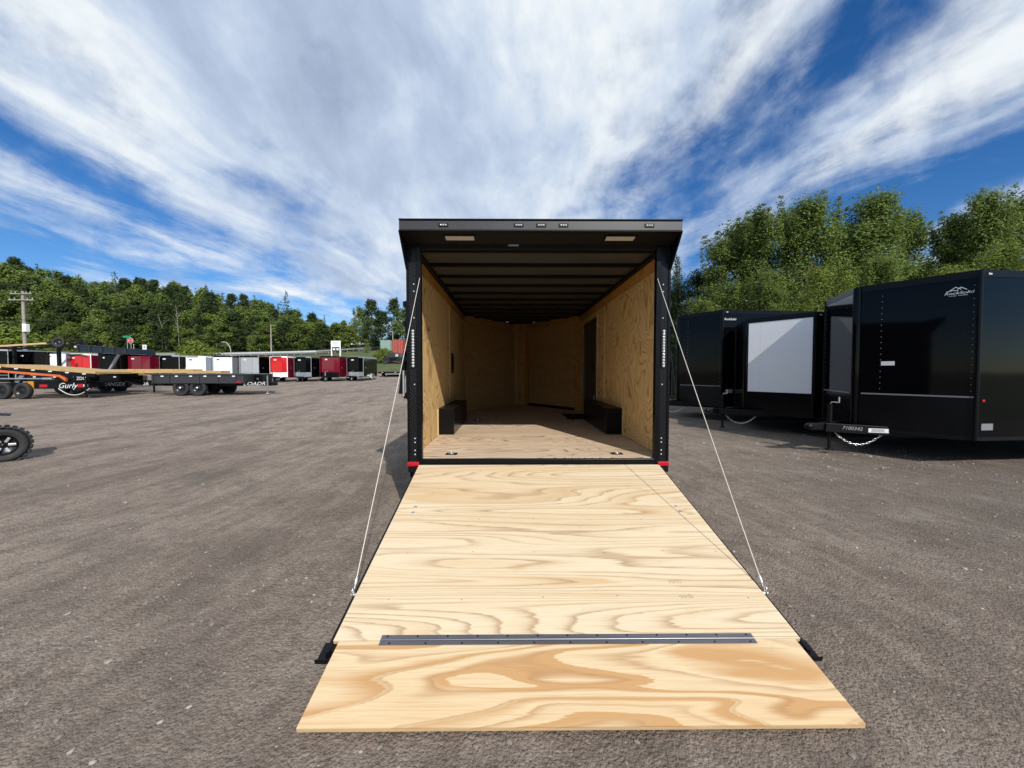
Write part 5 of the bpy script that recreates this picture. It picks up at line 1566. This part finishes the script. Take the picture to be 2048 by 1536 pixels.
t, h = pole('route_sign', 'small white square road sign near the stop sign', 297, 57, 690, 0.04, 'pole_grey', 'sign')
rb = MB().box(-0.30, 0.30, -0.06, -0.045, h - 0.72, h).build('sign_plate', 'print', t)
lettering('8', 0.45, 'dark_print', rb, (0, -0.062, h - 0.36), (R(90), 0, 0))
# white yard sign on two legs
p = W(674, 712, 60); gz = ground_z(p.x, p.y)
t = thing('yard_sign', 'white two post yard sign with changeable letter boards beside the road', 'sign', (p.x, p.y, gz))
ztop = W(674, 682, 60).z - gz
for s in (-1, 1):
    MB().box(s * 0.66 - 0.07, s * 0.66 + 0.07, -0.07, 0.07, -0.2, ztop).build('post', 'white', t)
bp = MB().box(-0.585, 0.585, -0.06, 0.06, ztop - 0.95, ztop).build('name_board', 'white', t)
for k in range(3):
    MB().box(-0.42, 0.42, -0.066, -0.0605, ztop - 0.30 - k * 0.22, ztop - 0.20 - k * 0.22).build('print_line', 'silver', bp)
b2 = MB().box(-0.585, 0.585, -0.06, 0.06, ztop - 1.62, ztop - 0.97).build('letter_board', 'charcoal', t)
for s in (-1, 1):
    MB().box(s * 0.27 - 0.19, s * 0.27 + 0.19, -0.067, -0.0605, ztop - 1.45, ztop - 1.15).build('board_text', 'print', b2)

# guard rail along the road edge facing the yard
gr = thing('guard_rail', 'long galvanised guard rail along the near edge of the road', 'guard rail', (0, 0, 0))
prev = None
acc = 0
last = None
post0 = None
for i, p in enumerate(road_pts):
    d = (road_pts[min(i + 1, len(road_pts) - 1)] - road_pts[max(0, i - 1)]).normalized()
    nrm = Vector((d.y, -d.x, 0))
    q = p + nrm * 4.1
    q.z = ground_z(q.x, q.y)
    if q.x < -100 or q.y > 120: prev = None; continue
    if prev is not None:
        MB().beam(prev + Vector((0, 0, 0.60)), q + Vector((0, 0, 0.60)), 0.06, 0.30).build('rail', 'steel', gr)
    prev = q
    if post0 is None:
        post0 = MB().box(-0.06, 0.06, -0.06, 0.06, -0.2, 0.74).build('post', 'wood_pole', gr)
        post0.location = q + nrm * -0.12
    else:
        share(post0, gr, q + nrm * -0.12)

# shipping containers on a red chassis
def container(name, label, p, w, l, h, mat, rz):
    t = thing(name, label, 'container', p, rz)
    MB().box(-w / 2, w / 2, 0, l, 0.0, h).build('body', mat, t, 0.02)
    for s in (-1, 1):
        for k in range(int(l / 0.3)):
            MB().box(min(s * w / 2, s * (w / 2 + 0.035)), max(s * w / 2, s * (w / 2 + 0.035)), 0.15 + k * 0.3, 0.28 + k * 0.3, 0.1, h - 0.1).build('corrugation', mat, t)
    for s in (-1, 1):
        dr = MB().box(min(s * 0.02, s * (w / 2 - 0.06)), max(s * 0.02, s * (w / 2 - 0.06)), -0.03, -0.001, 0.08, h - 0.08).build('door', mat, t, 0.01)
        for x in (0.25, 0.6):
            MB().tube([(s * x * w / 2 * 1.2, -0.05, 0.1), (s * x * w / 2 * 1.2, -0.05, h - 0.1)], 0.02, 6).build('lock_rod', 'pole_grey', dr)
    return t
pg = W(772, 707, 66)
zt_ = pg.z
container('green_container', 'faded green shipping container end beside the red one', (pg.x, pg.y, zt_), 1.75, 4.5, 2.25, 'cont_green', R(-4))
pr_ = W(795, 707, 66.5)
container('red_container', 'rust red shipping container partly hidden by the trailer post', (pr_.x + 0.12, pr_.y, zt_), 1.9, 5.0, 2.4, 'cont_red', R(-4))
ch_ = thing('red_truck', 'red truck chassis standing under the shipping containers', 'truck', (pg.x + 0.9, pg.y, ground_z(pg.x, pg.y)))
hz = zt_ - ground_z(pg.x, pg.y)
MB().box(-1.9, 1.9, 0.1, 4.6, hz - 0.35, hz - 0.01).build('deck', 'cont_red', ch_, 0.02)
for x in (-1.6, 0.0, 1.6):
    MB().beam((x, 0.08, 0.25), (x + 0.4, 0.08, hz - 0.3), 0.14, 0.14).build('leg', 'cont_red', ch_)
for x in (-1.3, 1.3):
    for y_ in (0.8, 3.6):
        wheel(ch_, (x, y_, 0.45), (1 if x > 0 else -1, 0, 0), 0.45, 0.28)
pd_ = W(775, 757, 42)
lowb = thing('low_trailer', 'low dark flat trailer on the grass in front of the containers', 'trailer', (pd_.x, pd_.y, ground_z(pd_.x, pd_.y)))
MB().box(-1.0, 1.3, 0, 3.5, 0.42, 0.60).build('deck', 'black_frame', lowb, 0.02)
reflectors(lowb, -0.5, 0.9, 0.0, 0.52, 2)
for x in (-1.05, 1.35):
    wheel(lowb, (x, 2.0, 0.33), (1 if x > 0 else -1, 0, 0), 0.33, 0.2)
MB().beam((0.15, 0.0, 0.5), (0.15, -1.2, 0.45), 0.1, 0.1).build('tongue', 'black_frame', lowb)
pk = W(790, 735, 58)
lt = thing('parked_machine', 'dark machine with pale lights parked below the red truck', 'machine', (pk.x, pk.y, ground_z(pk.x, pk.y)))
MB().box(-1.6, 1.2, 0, 1.6, 0.5, 1.0).build('chassis', 'black_frame', lt, 0.05)
MB().prism([(-1.5, 0.1, 1.0), (0.9, 0.1, 1.0), (0.6, 0.1, 1.7), (-0.9, 0.1, 1.7)], (0, 1.4, 0)).build('body', 'charcoal', lt)
MB().box(0.15, 0.55, -0.02, 0.09, 1.1, 1.5).build('lamp', 'white_lens', lt)
for x in (-1.2, 0.8):
    wheel(lt, (x, 0.0, 0.45), (0, -1, 0), 0.45, 0.25)
# white car on the road
def car(label, px, Z, rz):
    X = (px - 1018) / 769 * Z
    t = thing('white_car', label, 'car', (X, Z, ground_z(X, Z) + 0.12), rz)
    MB().prism([(-2.1, -0.85, 0.35), (2.1, -0.85, 0.35), (2.15, -0.85, 0.7), (1.2, -0.85, 0.9), (-2.0, -0.85, 0.95), (-2.15, -0.85, 0.6)], (0, 1.7, 0)).build('body', 'white', t, 0.05)
    cb = MB().prism([(-1.7, -0.75, 0.93), (1.0, -0.75, 0.91), (0.4, -0.70, 1.45), (-1.3, -0.70, 1.45)], (0, 1.5, 0)).build('cabin', 'glass', t, 0.05)
    MB().box(-1.25, 0.35, -0.66, 0.76, 1.452, 1.50).build('roof', 'white', cb, 0.02)
    for x in (-1.3, 1.3):
        for s in (-1, 1):
            wheel(t, (x, s * 0.78, 0.32), (0, s, 0), 0.32, 0.2, rim_mat='rim_white')
    for s in (-1, 1):
        MB().box(2.10, 2.17, s * 0.55 - 0.18, s * 0.55 + 0.18, 0.55, 0.70).build('headlight', 'white_lens', t)
car('white car driving on the road past the white sign', 722, 96, R(200))

# small pale stones lying on the yard
def stones():
    rng = np.random.default_rng(4)
    ico = [(0, 0, 1), (0.894, 0, 0.447), (0.276, 0.851, 0.447), (-0.724, 0.526, 0.447), (-0.724, -0.526, 0.447), (0.276, -0.851, 0.447), (0.724, 0.526, -0.447), (-0.276, 0.851, -0.447), (-0.894, 0, -0.447), (-0.276, -0.851, -0.447), (0.724, -0.526, -0.447), (0, 0, -1)]
    fc = [(0, 1, 2), (0, 2, 3), (0, 3, 4), (0, 4, 5), (0, 5, 1), (1, 6, 2), (2, 7, 3), (3, 8, 4), (4, 9, 5), (5, 10, 1), (6, 7, 2), (7, 8, 3), (8, 9, 4), (9, 10, 5), (10, 6, 1), (11, 7, 6), (11, 8, 7), (11, 9, 8), (11, 10, 9), (11, 6, 10)]
    ico = np.array(ico)
    out = {0: MB(), 1: MB()}
    for i in range(9000):
        right = rng.uniform() < 0.55
        if right:
            y = rng.uniform(0.6, 9.0); x = rng.uniform(1.0, 7.5) if y > 3 else rng.uniform(-3.5, 4.5)
        else:
            y = rng.uniform(0.6, 10.0); x = rng.uniform(-8, 1.0)
        r = 0.0035 + 0.011 * rng.uniform() ** 4
        if right and y > 5: r *= 1.5
        s = np.array([r * rng.uniform(0.7, 1.4), r * rng.uniform(0.7, 1.4), r * rng.uniform(0.4, 0.8)])
        th = rng.uniform(0, 6.28)
        v = ico * s * rng.uniform(0.75, 1.2, size=(12, 1))
        c, sn = math.cos(th), math.sin(th)
        v = np.stack([v[:, 0] * c - v[:, 1] * sn + x, v[:, 0] * sn + v[:, 1] * c + y, v[:, 2] + ground_z(x, y) + rut(x, y) + r * 0.15], 1)
        out[0 if rng.uniform() < 0.86 else 1].add(v.tolist(), fc)
    o = out[0].build('gravel', paint('grey_stone', (0.21, 0.18, 0.155), 0.9, var=0.45), kind='stuff')
    tag(o, 'loose grey gravel scattered over the dirt yard', 'gravel')
    o = out[1].build('pale_gravel', paint('pale_stone', (0.36, 0.33, 0.30), 0.85, var=0.3), kind='stuff')
    tag(o, 'loose pale stones scattered over the dirt yard', 'gravel')
stones()
